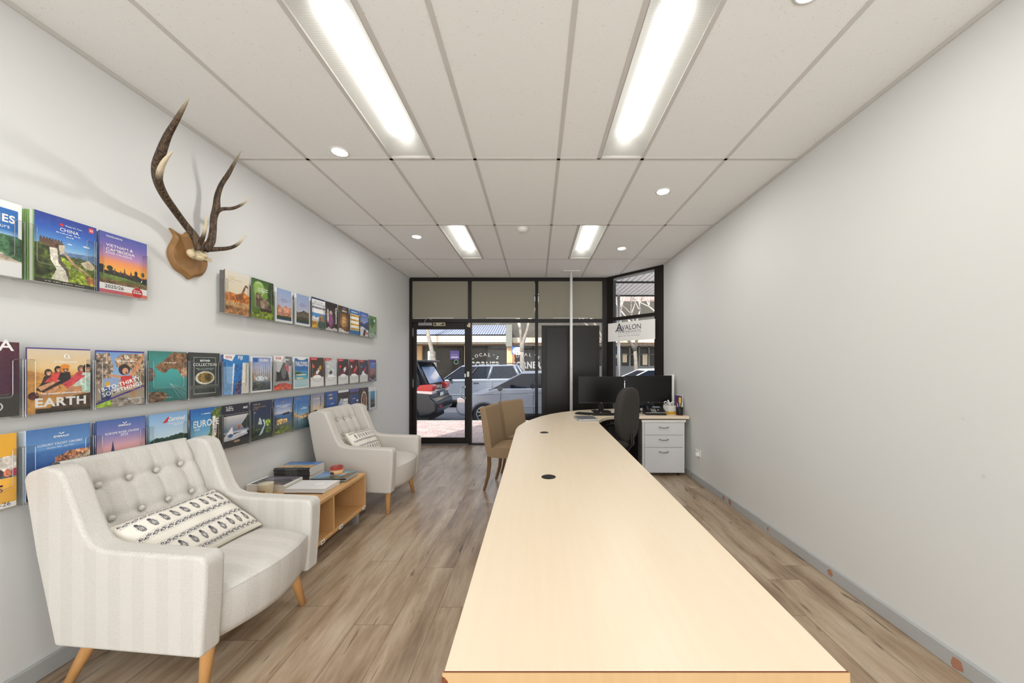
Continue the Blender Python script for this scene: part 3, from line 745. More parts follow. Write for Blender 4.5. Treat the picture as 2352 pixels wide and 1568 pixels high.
for x in (-2.08, TX1-.06):
    for y in (TY0+.05, TY1-.055): MB().box((x-.02, y-.02, 0), (x+.02, y+.02, TZ0)).build('leg', 'alu', t, bevel=.003)
for x, y in ((836, 1168), (783, 1212), (741, 1249)):
    Y = -TX1*FPX/(CX-x); lab = MB((240, 240, 238)).box((TX1+.0005, Y-.022, TZ0-.002), (TX1+.004, Y+.022, TZ0+.022))
    lab.box((TX1+.004, Y-.015, TZ0+.006), (TX1+.0045, Y+.015, TZ0+.014), (70, 70, 72)); lab.build('shelf_tag', 'print', t)

def art_city(c):
    c.grad([(0, (48, 96, 168)), (.55, (96, 150, 206)), (1, (190, 160, 130))]).hill((196, 156, 96), .62, .2, 7, 5, n=.5).hill((40, 74, 82), .9, .12, 5, 9, n=.3); return c
def mag(label, group, x0, y0, z0, wx, wy, hgt, rz, top=None, spine=(30, 28, 28), page=(238, 236, 230), seedr=None):
    """a magazine lying flat; the spine faces the camera"""
    t = thing('magazine', label, 'magazine', (x0+wx/2, y0+wy/2, z0), rz, group)
    m = MB(page); a, b = wx/2, wy/2; m.box((-a+.001, -b+.002, .0008), (a-.001, b-.001, hgt-.0008)); m.build('pages', 'print', t)
    m = MB(spine); m.box((-a, -b, 0), (a, -b+.0015, hgt), spine); m.box((-a, -b, 0), (a, b, .0006), spine)
    if top is None: m.box((-a, -b, hgt-.0006), (a, b, hgt), (232, 230, 226))
    else:
        m.box((-a, -b, hgt-.0007), (a, b, hgt-.0001), (80, 80, 80)); m.canvas(top, lambda u, v: (-a+2*a*u, b-2*b*v, hgt))
    if spine[0] < 60: m.box((-a*.35, -b-.0002, .002), (a*.3, -b, hgt-.002), (92, 90, 90))
    m.build('cover', 'print', t); return t
random.seed(3)
hgt = .0098
for k in range(10):
    top = art_city(Cv(70, 50)) if k == 9 else None
    if top is not None: top.C = top.C[:, :, :]
    mag('magazine with a city and sky cover, topmost of the tall black spined pile' if k == 9 else 'black spined magazine in the tall pile on the low table', 'black spined magazines in the tall pile', -2.115+random.uniform(-.004, .004), 2.872+random.uniform(-.004, .004) if k < 9 else 2.872, TZ1+k*hgt, .288, .2, hgt-.0003, R(random.uniform(-.8, .8)), top)
top = Cv(70, 50).grad([(0, (96, 92, 104)), (.4, (120, 112, 128)), (1, (70, 92, 104))]).hill((58, 52, 58), .55, .3, 6, 3, n=.5).poly((184, 96, 50), [(.72, .9), (.82, .84), (.88, .92), (.8, .97)])
top.rect((242, 240, 236), 0, 0, .06, 1).rect((242, 240, 236), 0, .92, .7, 1)
tag(MB((196, 160, 112)).box((-2.14, 2.565, TZ1), (-1.9, 2.60, TZ1+.004)).build('kraft_envelope', 'print'), 'edge of a brown kraft envelope on the low table by the wall', 'envelope') if False else None
for k in range(5):
    mag('magazine with a dark rocky coast cover, topmost of the white pile by the candle' if k == 4 else 'white spined magazine in the pile beside the candle', 'white spined magazines by the candle', -2.13+random.uniform(-.0, .006), 2.612, TZ1+k*.0105, .28, .205, .0102, R(random.uniform(-.8, .8)), top if k == 4 else None, (236, 235, 232))
sun_c = Cv(170, 120, (240, 239, 238))
for k in range(28):
    a_ = 2*math.pi*k/28; sun_c.poly((150, 150, 152), [(.63+.13*math.cos(a_)-.0035, .42+.15*math.sin(a_)), (.63+.13*math.cos(a_)+.0035, .42+.15*math.sin(a_)), (.63+.30*math.cos(a_), .42+.40*math.sin(a_))])
sun_c.ell((250, 250, 250), .63, .42, .13, .16)
for k in range(4):
    mag('white magazine with a sunburst cover at the table front, topmost of its pile' if k == 3 else 'white magazine under the sunburst cover one', 'white magazines at the table front', -1.825-.0*k, 2.575+(.012 if k > 1 else 0), TZ1+k*.0075, .288, .205, .0072, R(random.uniform(-.6, .6)+(-1.5 if k == 0 else 0)), sun_c if k == 3 else None, (232, 230, 230) if k else (60, 58, 62))
beach = Cv(80, 56).grad([(0, (60, 104, 180)), (.5, (128, 168, 214)), (1, (90, 130, 150))]).poly((70, 168, 200), [(.35, 1), (.62, 0), (.95, 0), (.66, 1)]).poly((70, 78, 58), [(.25, .95), (.5, .55), (.75, .7), (.66, 1)], n=.5).poly((212, 172, 130), [(.6, .35), (.8, .1), (.9, .2), (.7, .5)], n=.3).poly((96, 84, 66), [(.78, .2), (1, 0), (1, 1), (.7, .95)], n=.6)
for k in range(5):
    mag('blue beach cover magazine below the red tin, topmost of its pile' if k == 4 else 'magazine in the low pile below the red tin', 'magazines in the pile below the red tin', -1.80+.004*k, 2.825-.003*k, TZ1+k*.0065, .28, .2, .0062, R(1.2*(k-2)*.5), beach if k == 4 else None, (32, 30, 30) if k in (3, 4) else [(120, 140, 130), (60, 96, 84), (210, 212, 208)][k])
t = thing('candle_jar', 'cream candle in a clear glass jar on the low table', 'candle', (-1.925, 2.535, TZ1))
m = MB(); pr_ = [(.040, .0), (.044, .004), (.049, .06), (.052, .112)]; nq = 32
m._add([(r*math.cos(2*math.pi*k/nq), r*math.sin(2*math.pi*k/nq), z) for r, z in pr_ for k in range(nq)], [(i*nq+k, i*nq+(k+1) % nq, (i+1)*nq+(k+1) % nq, (i+1)*nq+k) for i in range(3) for k in range(nq)]); m.build('jar', 'acrylic', t, smooth=True)
MB().lathe([(.040, .004), (.043, .01), (.047, .06), (.049, .088), (.0485, .090)], n=28).build('candle_wax', 'wax', t, smooth=True)
MB().tube([(-.012, -.0455, .045), (0, -.0475, .045), (.012, -.0455, .045)], .0012, 4).build('jar_label', 'gold', t) if False else None
m = MB()
for k in range(7):
    pass
lv = []
for k in range(9):
    a_ = -math.pi/2+(k-4)*.17-.1; lv += [(.0475*math.cos(a_), .0475*math.sin(a_), .020), (.0500*math.cos(a_), .0500*math.sin(a_), .050)]
m._add(lv, [(2*k, 2*k+2, 2*k+3, 2*k+1) for k in range(8)]); m.build('jar_label', 'gold', t)
t = thing('round_tin', 'small round tin with a red rim and sunset picture on the magazines', 'tin', (-1.655, 2.955, TZ1+.0325+.0004))
cv = Cv(90, 24).grad([(0, (176, 44, 28)), (.35, (196, 60, 34)), (.45, (240, 214, 170)), (.8, (236, 190, 120)), (1, (206, 120, 60))])
for u in (.66, .7, .74, .2, .45): cv.poly((36, 24, 20), [(u-.03, .95), (u-.012, .6), (u, .52), (u+.01, .6), (u+.035, .95)])
m = MB((188, 52, 34)); m.canvas(cv, lambda u, v: (.048*math.cos(2*math.pi*u), .048*math.sin(2*math.pi*u), .058*(1-v))); m.lathe([(.044, .004), (.0455, .058), (.047, .0585), (.048, .058)], n=32, col=(190, 60, 38)); m.build('tin_body', 'print', t, smooth=True)

# ---------------------------------------------------------------- antlers
pl = thing('antler_trophy', 'pair of brown antlers on a wooden shield on the left wall', 'antlers', (XL, 2.19, 2.03))
sh = [(0, -.155), (.03, -.135), (.085, -.108), (.118, -.05), (.118, .0), (.095, .055), (.088, .085), (.112, .118), (.06, .104), (.03, .112), (0, .14)]
sh = sh+[(-a, b) for a, b in reversed(sh[1:-1])]
def smooth_loop(p, K=5, keep=()):
    o = []; n = len(p)
    for i in range(n):
        p0, p1, p2, p3 = [Vector((*p[(i+k) % n], 0)) for k in (-1, 0, 1, 2)]
        if i in keep: p0 = p1
        if (i+1) % n in keep: p3 = p2
        for k in range(K): t_ = k/K; q = .5*((2*p1)+(-p0+p2)*t_+(2*p0-5*p1+4*p2-p3)*t_*t_+(-p0+3*p1-3*p2+p3)*t_**3); o.append((q.x, q.y))
    return o
sh = smooth_loop(sh, 5, (0, 7, 13))
m = MB(); m.prism(sh, 0, .001, .016); m.prism(sh, 0, .016, .027, shrink=[(a*.87, b*.87) for a, b in sh]); m.build('shield', 'plaque', pl)
m = MB(); m.ball((.05, .0, .0), (.035, .04, .03), 20); m.ball((.06, .03, .004), (.026, .034, .024), 16); m.ball((.058, -.03, -.004), (.024, .024, .026), 14); m.ball((.066, .012, -.018), (.02, .03, .016), 14)
rs_ = random.Random(2); m.V = [(x*rs_.uniform(.95, 1.05), y+rs_.uniform(-.003, .003), z+rs_.uniform(-.003, .003)) for x, y, z in m.V]; m.build('skull_cap', 'bone', pl, smooth=True)
MB((214, 196, 160)).box((.03, .03, -.012), (.034, .13, .012)).build('paper_tag', 'print', pl)
def ap(x, y, Y):
    v = px(x, y, Y); v.x = max(v.x, XL+.03); return v-Vector((XL, 2.19, 2.03))
def beam(pts, rad, name, n=12, pale=None):
    P3 = [ap(*p) for p in pts]; Q = []; Rr = []; K = 6
    for i in range(len(P3)-1):
        p0 = P3[max(i-1, 0)]; p1 = P3[i]; p2 = P3[i+1]; p3 = P3[min(i+2, len(P3)-1)]
        for k in range(K):
            t_ = k/K; Q.append(.5*((2*p1)+(-p0+p2)*t_+(2*p0-5*p1+4*p2-p3)*t_*t_+(-p0+3*p1-3*p2+p3)*t_**3)); Rr.append(rad[i]*(1-t_)+rad[i+1]*t_)
    Q.append(P3[-1]); Rr.append(rad[-1])
    Rr = [r_*(1.2 if r_ > .004 else 1) for r_ in Rr]; m = MB(); m.tube(Q, Rr, n); rmax = max(rad)
    o = None; nn_ = len(Q)
    for i in range(nn_):
        s0 = pale if pale is not None else (.84 if name == 'antler_beam' else .62); tip = max(0, min(1, (i/nn_-s0)/.22))
        for k in range(n): m.C[i*n+k] = [tip, tip, tip, 1]
    return m.build(name, 'antler', pl, smooth=True)
beam([(458, 574, 2.17), (448, 545, 2.15), (425, 515, 2.10), (402, 484, 2.03), (376, 446, 1.93), (362, 412, 1.87), (361, 380, 1.84), (372, 345, 1.81), (385, 312, 1.79), (403, 280, 1.77), (420, 250, 1.75), (434, 225, 1.74)], [.019, .018, .0155, .0155, .016, .017, .018, .016, .013, .010, .007, .002], 'antler_beam')
beam([(364, 420, 1.86), (368, 392, 1.82), (379, 368, 1.79), (397, 347, 1.77)], [.0125, .0115, .0085, .002], 'tine', 10, .15)
beam([(455, 566, 2.17), (466, 545, 2.14), (472, 520, 2.12), (477, 490, 2.10)], [.012, .009, .007, .0016], 'tine', 10, .35)
beam([(470, 574, 2.22), (484, 556, 2.25), (489, 530, 2.27), (491, 500, 2.28), (497, 478, 2.28), (499, 452, 2.29), (508, 425, 2.30), (524, 400, 2.30), (538, 375, 2.30), (554, 347, 2.30)], [.018, .018, .015, .015, .017, .013, .011, .010, .007, .0018], 'antler_beam')
beam([(497, 487, 2.28), (510, 480, 2.30), (535, 478, 2.34), (558, 468, 2.37), (575, 453, 2.38)], [.012, .009, .008, .006, .0016], 'tine', 10)
beam([(478, 572, 2.24), (500, 572, 2.27), (528, 569, 2.29), (548, 559, 2.31), (565, 539, 2.33)], [.015, .011, .009, .007, .0016], 'tine', 10)

# ---------------------------------------------------------------- reception desk
DZ = .73
out = [(-.187, .723), (.63, .723), (.651, 1.99), (.664, 3.2), (.668, 3.66), (.672, 3.83), (.70, 3.98), (.76, 4.12), (.85, 4.25), (.95, 4.315), (1.1, 4.322), (1.852, 4.32), (1.852, 5.12), (1.3, 5.10), (.9, 5.02), (.587, 4.906), (.333, 4.70), (.18, 4.52), (.06, 4.33), (-.05, 4.08), (-.128, 3.876), (-.180, 3.64), (-.198, 3.45)]
dk = thing('reception_desk', 'long L shaped maple reception desk running towards the shopfront', 'desk', (0, 0, 0))
MB().prism(out, 2, DZ-.033, DZ).build('desk_top', 'maple', dk, bevel=.002, seg=2, limit=50)
MB().box((-.188, .7212, DZ-.0022), (.6315, .7232, DZ-.0004)).build('edge_joint', 'chipboard', dk)
eb = MB().box((-.190, .7195, DZ-.032), (.633, .7225, DZ-.0015)).build('edge_band', 'maple_edge', dk)
MB().poly([(-.191, .7190, DZ-.033), (-.176, .7190, DZ-.033), (-.179, .7190, DZ-.018), (-.186, .7190, DZ-.010), (-.191, .7190, DZ-.008)]).build('chipped_corner', 'chipboard', dk)
for x, y in ((.0676, 1.976), (.072, 3.276)):
    gm = MB().lathe([(.040, .0), (.040, .0015), (.036, .003), (.033, .002)], (x, y, DZ), 28).build('cable_grommet', 'plastic_black', dk, smooth=True)
    MB().lathe([(.008, .0022), (.008, .0035), (.002, .0036)], (x-.015, y-.01, DZ), 12).build('grommet_cap', 'dark', gm)
MB().box((-.06, 1.15, 0), (.52, 1.175, DZ-.033)).build('support_panel', 'maple', dk)
MB().box((-.02, 3.3, 0), (.56, 3.325, DZ-.033)).build('support_panel', 'maple', dk)
MB().box((.2, 1.175, .25), (.218, 3.3, DZ-.033)).build('modesty_panel', 'maple', dk)
MB().box((1.245, 4.36, 0), (1.27, 5.0, DZ-.033)).build('support_panel', 'dark', dk)  # dark panel stands in for the shade under the desk return
MB().box((.35, 4.75, .1), (1.25, 4.77, DZ-.033)).build('modesty_panel', 'dark', dk)
for x in (.72, .80, .87, .94):
    MB().ball((x, 4.55, .60), (.03, .03, .025), 10).build('cable_clip', 'plastic_black', dk, smooth=True) if x > .75 else None
DZ += .0008
# drawers under the return
PX0, PX1, PY0, PY1 = 1.292, 1.806, 4.335, 4.85
t = thing('drawer_unit', 'white three drawer pedestal under the desk return by the right wall', 'drawers', (0, 0, 0))
MB().box((PX0, PY0+.012, .035), (PX1, PY1, .67)).build('carcass', 'white_edge', t, bevel=.002)
MB().box((PX0-.012, PY0-.004, .655), (PX1+.012, PY1, .683)).build('pedestal_top', 'white_edge', t, bevel=.002)
for z0, z1 in ((.502, .645), (.352, .497), (.048, .347)):
    dr = MB().box((PX0+.022, PY0-.006, z0), (PX1-.026, PY0+.012, z1)).build('drawer', 'grey_lam', t, bevel=.002)
    c = (PX0+PX1)/2-.003; z = z1-.052
    MB().tube([(c-.055, PY0-.004, z+.004), (c-.052, PY0-.02, z+.003), (c-.028, PY0-.028, z-.003), (c, PY0-.03, z-.005), (c+.028, PY0-.028, z-.003), (c+.052, PY0-.02, z+.003), (c+.055, PY0-.004, z+.004)], .0055, 8).build('drawer_handle', 'steel', dr, smooth=True)
for x, y in ((PX0+.06, PY0+.06), (PX1-.06, PY0+.06), (PX0+.06, PY1-.06), (PX1-.06, PY1-.06)):
    MB().tube([(x-.012, y, .0165), (x+.012, y, .0165)], .0165, 14).build('castor', 'rubber', t)

# monitors
def monitor(label, x, y, z0, rz, W=.60, H=.352):
    t = thing('computer_monitor', label, 'monitor', (x, y, DZ), rz, 'black monitors on the desk return')
    h0 = z0-DZ
    MB().box((-W/2, 0, h0), (W/2, .022, h0+H)).build('monitor_case', 'plastic_black', t, bevel=.003)
    MB().box((-W/2+.006, -.0015, h0+.018), (W/2-.006, .0, h0+H-.006)).build('screen', 'screen', t)
    MB().ball((0, -.001, h0+.009), (.006, .002, .005), 10).build('maker_badge', 'alu', t)
    MB().box((-.035, .022, .01), (.035, .045, h0+H*.6)).build('stand_neck', 'plastic_black', t, bevel=.004)
    MB().box((-.12, -.06, 0), (.12, .13, .008)).build('stand_base', 'plastic_black', t, bevel=.003)
monitor('left of the two black monitors on the desk return', .863, 4.73, .840, R(0), .61, .358)
monitor('right of the two black monitors, close to the right wall', 1.487, 4.73, .845, R(-3), .61, .366)
lw_ = thing('whiteboard', 'white board leaning on the wall behind the right monitor', 'board', (0, 0, 0))
MB().prism([(1.80, 4.75), (1.832, 4.74), (1.845, 5.04), (1.82, 5.05)], 2, DZ, 1.225).build('panel_sheet', 'white_matt', lw_)
# laptop
t = thing('closed_laptop', 'small silver closed laptop at the inner corner of the desk', 'laptop', (.565, 4.09, DZ), R(4))
MB().box((-.112, -.145, .002), (.112, .145, .012)).build('laptop_base', 'alu', t, bevel=.003)
MB().box((-.112, -.145, .0125), (.112, .145, .019)).build('laptop_lid', 'alu', t, bevel=.003)
MB().ball((0, .0, .0192), (.018, .014, .0006), 14).build('lid_logo', 'steel', t)
# calculator, keyboard, mouse, small items
t = thing('desk_calculator', 'flat black calculator left of the keyboard', 'calculator', (.60, 4.50, DZ), R(-28))
MB().prism([(-.075, 0), (.075, 0), (.075, .028), (.03, .03), (-.075, .012)], 0, -.10, .10).build('calculator_case', 'plastic_black', t, bevel=.003) if False else MB().box((-.10, -.06, 0), (.10, .06, .018)).build('calculator_case', 'plastic_black', t, bevel=.006)
MB().box((-.085, .02, .018), (.085, .05, .0195)).build('display', 'lcd', t)
m = MB()
for i in range(6):
    for j in range(3): m.box((-.085+i*.029, -.05+j*.021, .018), (-.085+i*.029+.022, -.05+j*.021+.015, .0215))
m.build('keys', 'dark', t, bevel=.001)
t = thing('keyboard', 'black keyboard before the left monitor', 'keyboard', (.90, 4.43, DZ), R(2))
MB().box((-.21, -.065, 0), (.21, .065, .014)).build('keyboard_case', 'plastic_black', t, bevel=.004)
m = MB()
for j in range(5):
    for i in range(19): m.box((-.20+i*.021, -.056+j*.023, .014), (-.20+i*.021+.018, -.056+j*.023+.019, .0185))
m.build('keys', 'dark', t, bevel=.001)
tag(MB((226, 226, 60)).box((.80, 4.515, DZ), (.90, 4.53, DZ+.013)).build('highlighter', 'print', bevel=.003), 'yellow highlighter pen behind the keyboard', 'pen')
tag(MB((236, 236, 238)).box((.93, 4.50, DZ), (1.02, 4.56, DZ+.008)).build('note_pad', 'print', bevel=.001), 'small white note pad behind the keyboard', 'note pad')
t = thing('stapler', 'black stapler beneath the left monitor', 'stapler', (.90, 4.60, DZ), R(8))
MB().box((-.06, -.014, 0), (.06, .014, .008)).build('stapler_base', 'plastic_black', t, bevel=.002); MB().prism([(-.055, .018), (.06, .01), (.06, .026), (-.05, .04)], 1, -.013, .013).build('stapler_arm', 'plastic_black', t, bevel=.003)
MB().lathe([(.012, 0), (.018, .01), (.009, .03), (.013, .045), (.004, .05)], n=16).build('x', 'chrome') if False else None
t = thing('tape_dispenser', 'small dark tape dispenser left of the stapler', 'tape dispenser', (.77, 4.56, DZ))
MB().prism([(-.04, 0), (.05, 0), (.05, .012), (.01, .02), (.0, .045), (-.02, .055), (-.038, .04)], 1, -.015, .015).build('dispenser_body', 'plastic_black', t, bevel=.003)
MB().tube([(-.015, -.010, .036), (-.015, .010, .036)], .017, 16).build('tape_roll', 'white_gloss', t)
# desk phone
PH = (1.485, 4.50, DZ)
t = thing('desk_phone', 'black office desk phone beneath the right monitor', 'phone', PH, R(-4))
MB().prism([(-.10, 0), (.09, 0), (.09, .085), (.075, .092), (-.10, .028)], 0, -.125, .125).build('phone_body', 'plastic_black', t, bevel=.005)
def ph(x, y, o=0): z = .028+(y+.10)/(.175)*.064; return (x, y-o*.34, z+o*.94)
def pb(m, x0, y0, x1, y1, o, col=None):
    m._add([ph(x0, y0, 0), ph(x1, y0, 0), ph(x1, y1, 0), ph(x0, y1, 0), ph(x0, y0, o), ph(x1, y0, o), ph(x1, y1, o), ph(x0, y1, o)], [(0, 3, 2, 1), (4, 5, 6, 7), (0, 1, 5, 4), (1, 2, 6, 5), (2, 3, 7, 6), (3, 0, 4, 7)], col); return m
pb(MB(), -.01, .03, .085, .066, .003).build('display', 'lcd', t)
m = MB((200, 200, 196))
for i in range(3):
    for j in range(4): pb(m, -.045+i*.022, -.075+j*.021, -.045+i*.022+.012, -.075+j*.021+.010, .003)
pb(m, .035, -.035, .05, -.02, .004)
m.build('keypad', 'print', t)
pb(MB(), -.125, -.10, .125, -.094, .006).build('silver_trim', 'alu', t)
hs = MB().tube([ph(-.092, -.085, .012), ph(-.092, -.06, .03), ph(-.092, 0, .036), ph(-.092, .045, .03), ph(-.092, .07, .012)], [.02, .024, .019, .024, .02], 12, sq=.75).build('handset', 'plastic_black', t, smooth=True)
MB().tube([ph(-.10, -.09, .01), (-.15, -.09, .015), (-.17, -.02, .01), (-.16, .05, .012), (-.12, .09, .02)], .004, 6).build('handset_cord', 'plastic_black', t, smooth=True)
t = thing('headset', 'black telephone headset with white tips left of the desk phone', 'headset', (1.275, 4.62, DZ))
MB().tube([(-.055*math.cos(a_), .0, .035+.065*math.sin(a_)) for a_ in [math.pi*k/10 for k in range(11)]], .007, 8).build('headband', 'plastic_black', t, smooth=True)
for s_ in (-1, 1): MB().tube([(s_*.05, 0, .03), (s_*.066, 0, .03)], .030, 16).build('ear_cushion', 'rubber', t)
MB().tube([(-.06, 0, .06), (-.02, -.03, .085), (.02, -.05, .09)], .006, 8).build('microphone_boom', 'white_gloss', t)
# tissue box
t = thing('tissue_box', 'white and yellow tissue box with a tissue standing up', 'tissue box', (1.70, 4.55, DZ), R(20))
MB((236, 234, 228)).box((-.055, -.055, .032), (.055, .055, .105)).build('box_upper', 'print', t, bevel=.002)
MB((224, 170, 36)).box((-.0555, -.0555, 0), (.0555, .0555, .032)).build('box_band', 'print', t)
m = MB((246, 246, 246)); random.seed(5)
for k in range(5):
    a_ = k*1.25; m.tube([(0, 0, .105), (.02*math.cos(a_), .02*math.sin(a_), .135), (.05*math.cos(a_), .05*math.sin(a_), .155+.012*(k % 2)), (.075*math.cos(a_+.3), .07*math.sin(a_+.3), .14)], [.012, .014, .010, .003], 6, sq=.35)
m.build('tissue', 'print', t, smooth=True)
# pen cup with pens
cup = thing('pen_cup', 'black mesh pen cup on the right end of the desk', 'pen cup', (1.775, 4.42, DZ))
MB().lathe([(.036, .0), (.038, .004), (.042, .10), (.040, .10), (.036, .006), (.002, .006)], n=20).build('cup_body', 'plastic_black', cup, smooth=True)
MB().lathe([(.045, 0), (.045, .006), (.04, .006)], n=20).build('cup_foot', 'chipboard', cup)
random.seed(8)
for k, (cl_, nm) in enumerate((((40, 44, 90), 'navy'), ((36, 84, 140), 'blue'), ((170, 32, 36), 'red'), ((230, 196, 150), 'pale timber'), ((30, 30, 34), 'black'), ((232, 226, 214), 'white'))):
    a_ = k*1.05+.4; b0 = Vector((1.775+.018*math.cos(a_), 4.42+.018*math.sin(a_), DZ+.01)); b1 = Vector((1.775+.034*math.cos(a_), 4.42+.034*math.sin(a_), DZ+.145+.012*(k % 3)))
    tag(MB(cl_).tube([b0, b0.lerp(b1, .9), b1], [.0042, .0042, .002], 8).build('pen', 'print'), f'{nm} pen standing in the pen cup', 'pen', 'pens in the cup')
t = thing('document_holder', 'upright white document holder with a purple and yellow leaflet', 'document holder', (1.80, 4.60, DZ))
MB().box((.038, -.11, 0), (.044, .11, .235)).build('holder_back', 'white_gloss', t)
MB().box((-.01, -.11, 0), (.038, .11, .006)).build('holder_base', 'white_gloss', t)
m = MB((96, 44, 120)); m.box((.024, -.10, .006), (.034, .095, .225)); m.box((-.004, -.108, .006), (.022, -.10, .21), (232, 202, 60)); m.box((.022, -.107, .006), (.037, -.101, .225), (100, 48, 124)); m.build('leaflet', 'print', t)

# ---------------------------------------------------------------- tan dining chairs
def make_chair(label, loc, rz):
    t = thing('upholstered_chair', label, 'chair', loc, rz, 'tan upholstered chairs')
    pr = [(-.195, .37), (-.225, .47), (-.243, .6), (-.262, .75), (-.288, .885), (-.272, .893), (-.232, .893), (-.222, .885), (-.188, .72), (-.165, .58), (-.150, .48), (-.15, .37)]
    MB().prism(pr, 1, -.215, .215).build('backrest', 'tan', t, bevel=.02, seg=3, limit=35)
    ny = 16; sec = []
    for k in range(ny+1):
        y = -.215+.43*k/ny; c = 1-(abs(y)/.215)**4
        sec.append([(-.155, y, .372), (-.155, y, .455+.02*c), (-.05, y, .462+.028*c), (.1, y, .462+.028*c), (.19, y, .455+.02*c), (.222, y, .44+.01*c), (.232, y, .42), (.232, y, .372)])
    m = MB(); n = 8; m._add([p for s_ in sec for p in s_], [(k*n+j, k*n+(j+1) % n, (k+1)*n+(j+1) % n, (k+1)*n+j) for k in range(ny) for j in range(n)]+[tuple(range(n)), tuple(range(ny*n, ny*n+n))[::-1]])
    m.build('seat', 'tan', t, bevel=.008, seg=2, limit=60)
    for sy in (-1, 1):
        MB().tube([(-.185, sy*.19, .372), (-.182, sy*.19, .28), (-.195, sy*.192, .16), (-.222, sy*.194, .06), (-.243, sy*.195, 0)], [.025, .024, .021, .018, .016], 4, sq=1).build('leg', 'chairleg', t, bevel=.002)
        MB().tube([(.20, sy*.185, .372), (.20, sy*.185, 0)], [.024, .016], 4).build('leg', 'chairleg', t, bevel=.002)
    return t
c1 = make_chair('tan upholstered chair at the desk side, nearer the camera', (-.285, 3.975, 0), R(-13))
dup(c1, (-.125, 4.485, 0), R(-35), 'tan upholstered chair at the rounded desk end, farther from the camera')

# ---------------------------------------------------------------- office chair
t = thing('office_chair', 'black swivel office chair with loop arms turned to the monitors', 'office chair', (.775, 3.93, 0), R(50))
def pad(W, H, T, n=4.0, K=36):
    pts = []
    for k in range(K):
        a_ = 2*math.pi*k/K; ca, sa = math.cos(a_), math.sin(a_); pts.append((W/2*abs(ca)**(2/n)*(1 if ca > 0 else -1), H/2*abs(sa)**(2/n)*(1 if sa > 0 else -1)))
    return pts
ps = [(a_*(1-.12*max(0, -b_/.28))*(1-.10*max(0, b_/.28)**2), b_) for a_, b_ in pad(.47, .56, 0, 3.2)]
m = MB(); L_ = []
for f_, dy in ((.78, -.052), (.95, -.045), (1, -.02), (1, .01), (.93, .032), (.7, .042)): L_.append([(a_*f_, dy+.14*(b_+.1)**2*(-1)-.0, b_*f_) for a_, b_ in ps])
n = len(ps); m._add([p for q in L_ for p in q], [(i*n+k, i*n+(k+1) % n, (i+1)*n+(k+1) % n, (i+1)*n+k) for i in range(5) for k in range(n)]+[tuple(range(n))[::-1], tuple(range(5*n, 6*n))])
bk = m.build('backrest', 'chair_fabric', t, smooth=True, loc=(0, -.235, .835))
MB().ball((0, -.046, -.13), (.165, .022, .125), 24).build('back_shell', 'chair_fabric', bk, smooth=True)
m = MB(); sp_ = pad(.48, .46, 0, 3); L_ = [[(a_*f_, b_*f_+.02, z_) for a_, b_ in sp_] for f_, z_ in ((.85, .425), (1, .44), (1.02, .465), (.95, .488), (.7, .497))]; n = len(sp_)
m._add([p for q in L_ for p in q], [(i*n+k, i*n+(k+1) % n, (i+1)*n+(k+1) % n, (i+1)*n+k) for i in range(4) for k in range(n)]+[tuple(range(n))[::-1], tuple(range(4*n, 5*n))])
m.build('seat', 'chair_fabric', t, smooth=True)
for s_ in (-1, 1):
    MB().tube([(s_*.20, -.10, .44), (s_*.27, -.10, .46), (s_*.285, -.12, .56), (s_*.28, -.11, .635), (s_*.275, -.06, .66), (s_*.27, .08, .655), (s_*.27, .14, .63), (s_*.275, .12, .56), (s_*.265, .05, .46), (s_*.20, .04, .44)], [.018, .018, .019, .021, .023, .024, .021, .018, .018, .018], 10, sq=.8).build('armrest', 'plastic_black', t, smooth=True)
MB().box((-.035, -.24, .43), (.035, -.05, .46)).build('back_bracket', 'plastic_black', t, bevel=.006)
MB().tube([(0, -.23, .44), (0, -.30, .52), (0, -.298, .66)], [.035, .04, .035], 8, sq=.4).build('back_bar', 'plastic_black', t, smooth=True)
MB().box((-.10, -.1, .38), (.10, .1, .43)).build('tilt_mechanism', 'plastic_black', t, bevel=.01)
MB().lathe([(.03, .1), (.03, .28), (.022, .28), (.022, .4)], n=16).build('gas_column', 'plastic_black', t)
bs = MB(); 
for k in range(5):
    a_ = 2*math.pi*k/5+.3; bs.tube([(0, 0, .115), (.16*math.cos(a_), .16*math.sin(a_), .10), (.29*math.cos(a_), .29*math.sin(a_), .07)], [.032, .026, .018], 8)
bs = bs.build('star_base', 'plastic_black', t, smooth=True)
for k in range(5):
    a_ = 2*math.pi*k/5+.3; c = Vector((.29*math.cos(a_), .29*math.sin(a_), .0255)); d_ = Vector((-math.sin(a_), math.cos(a_), 0)); MB().tube([c-d_*.022, c+d_*.022], .025, 14).build('castor', 'rubber', bs)
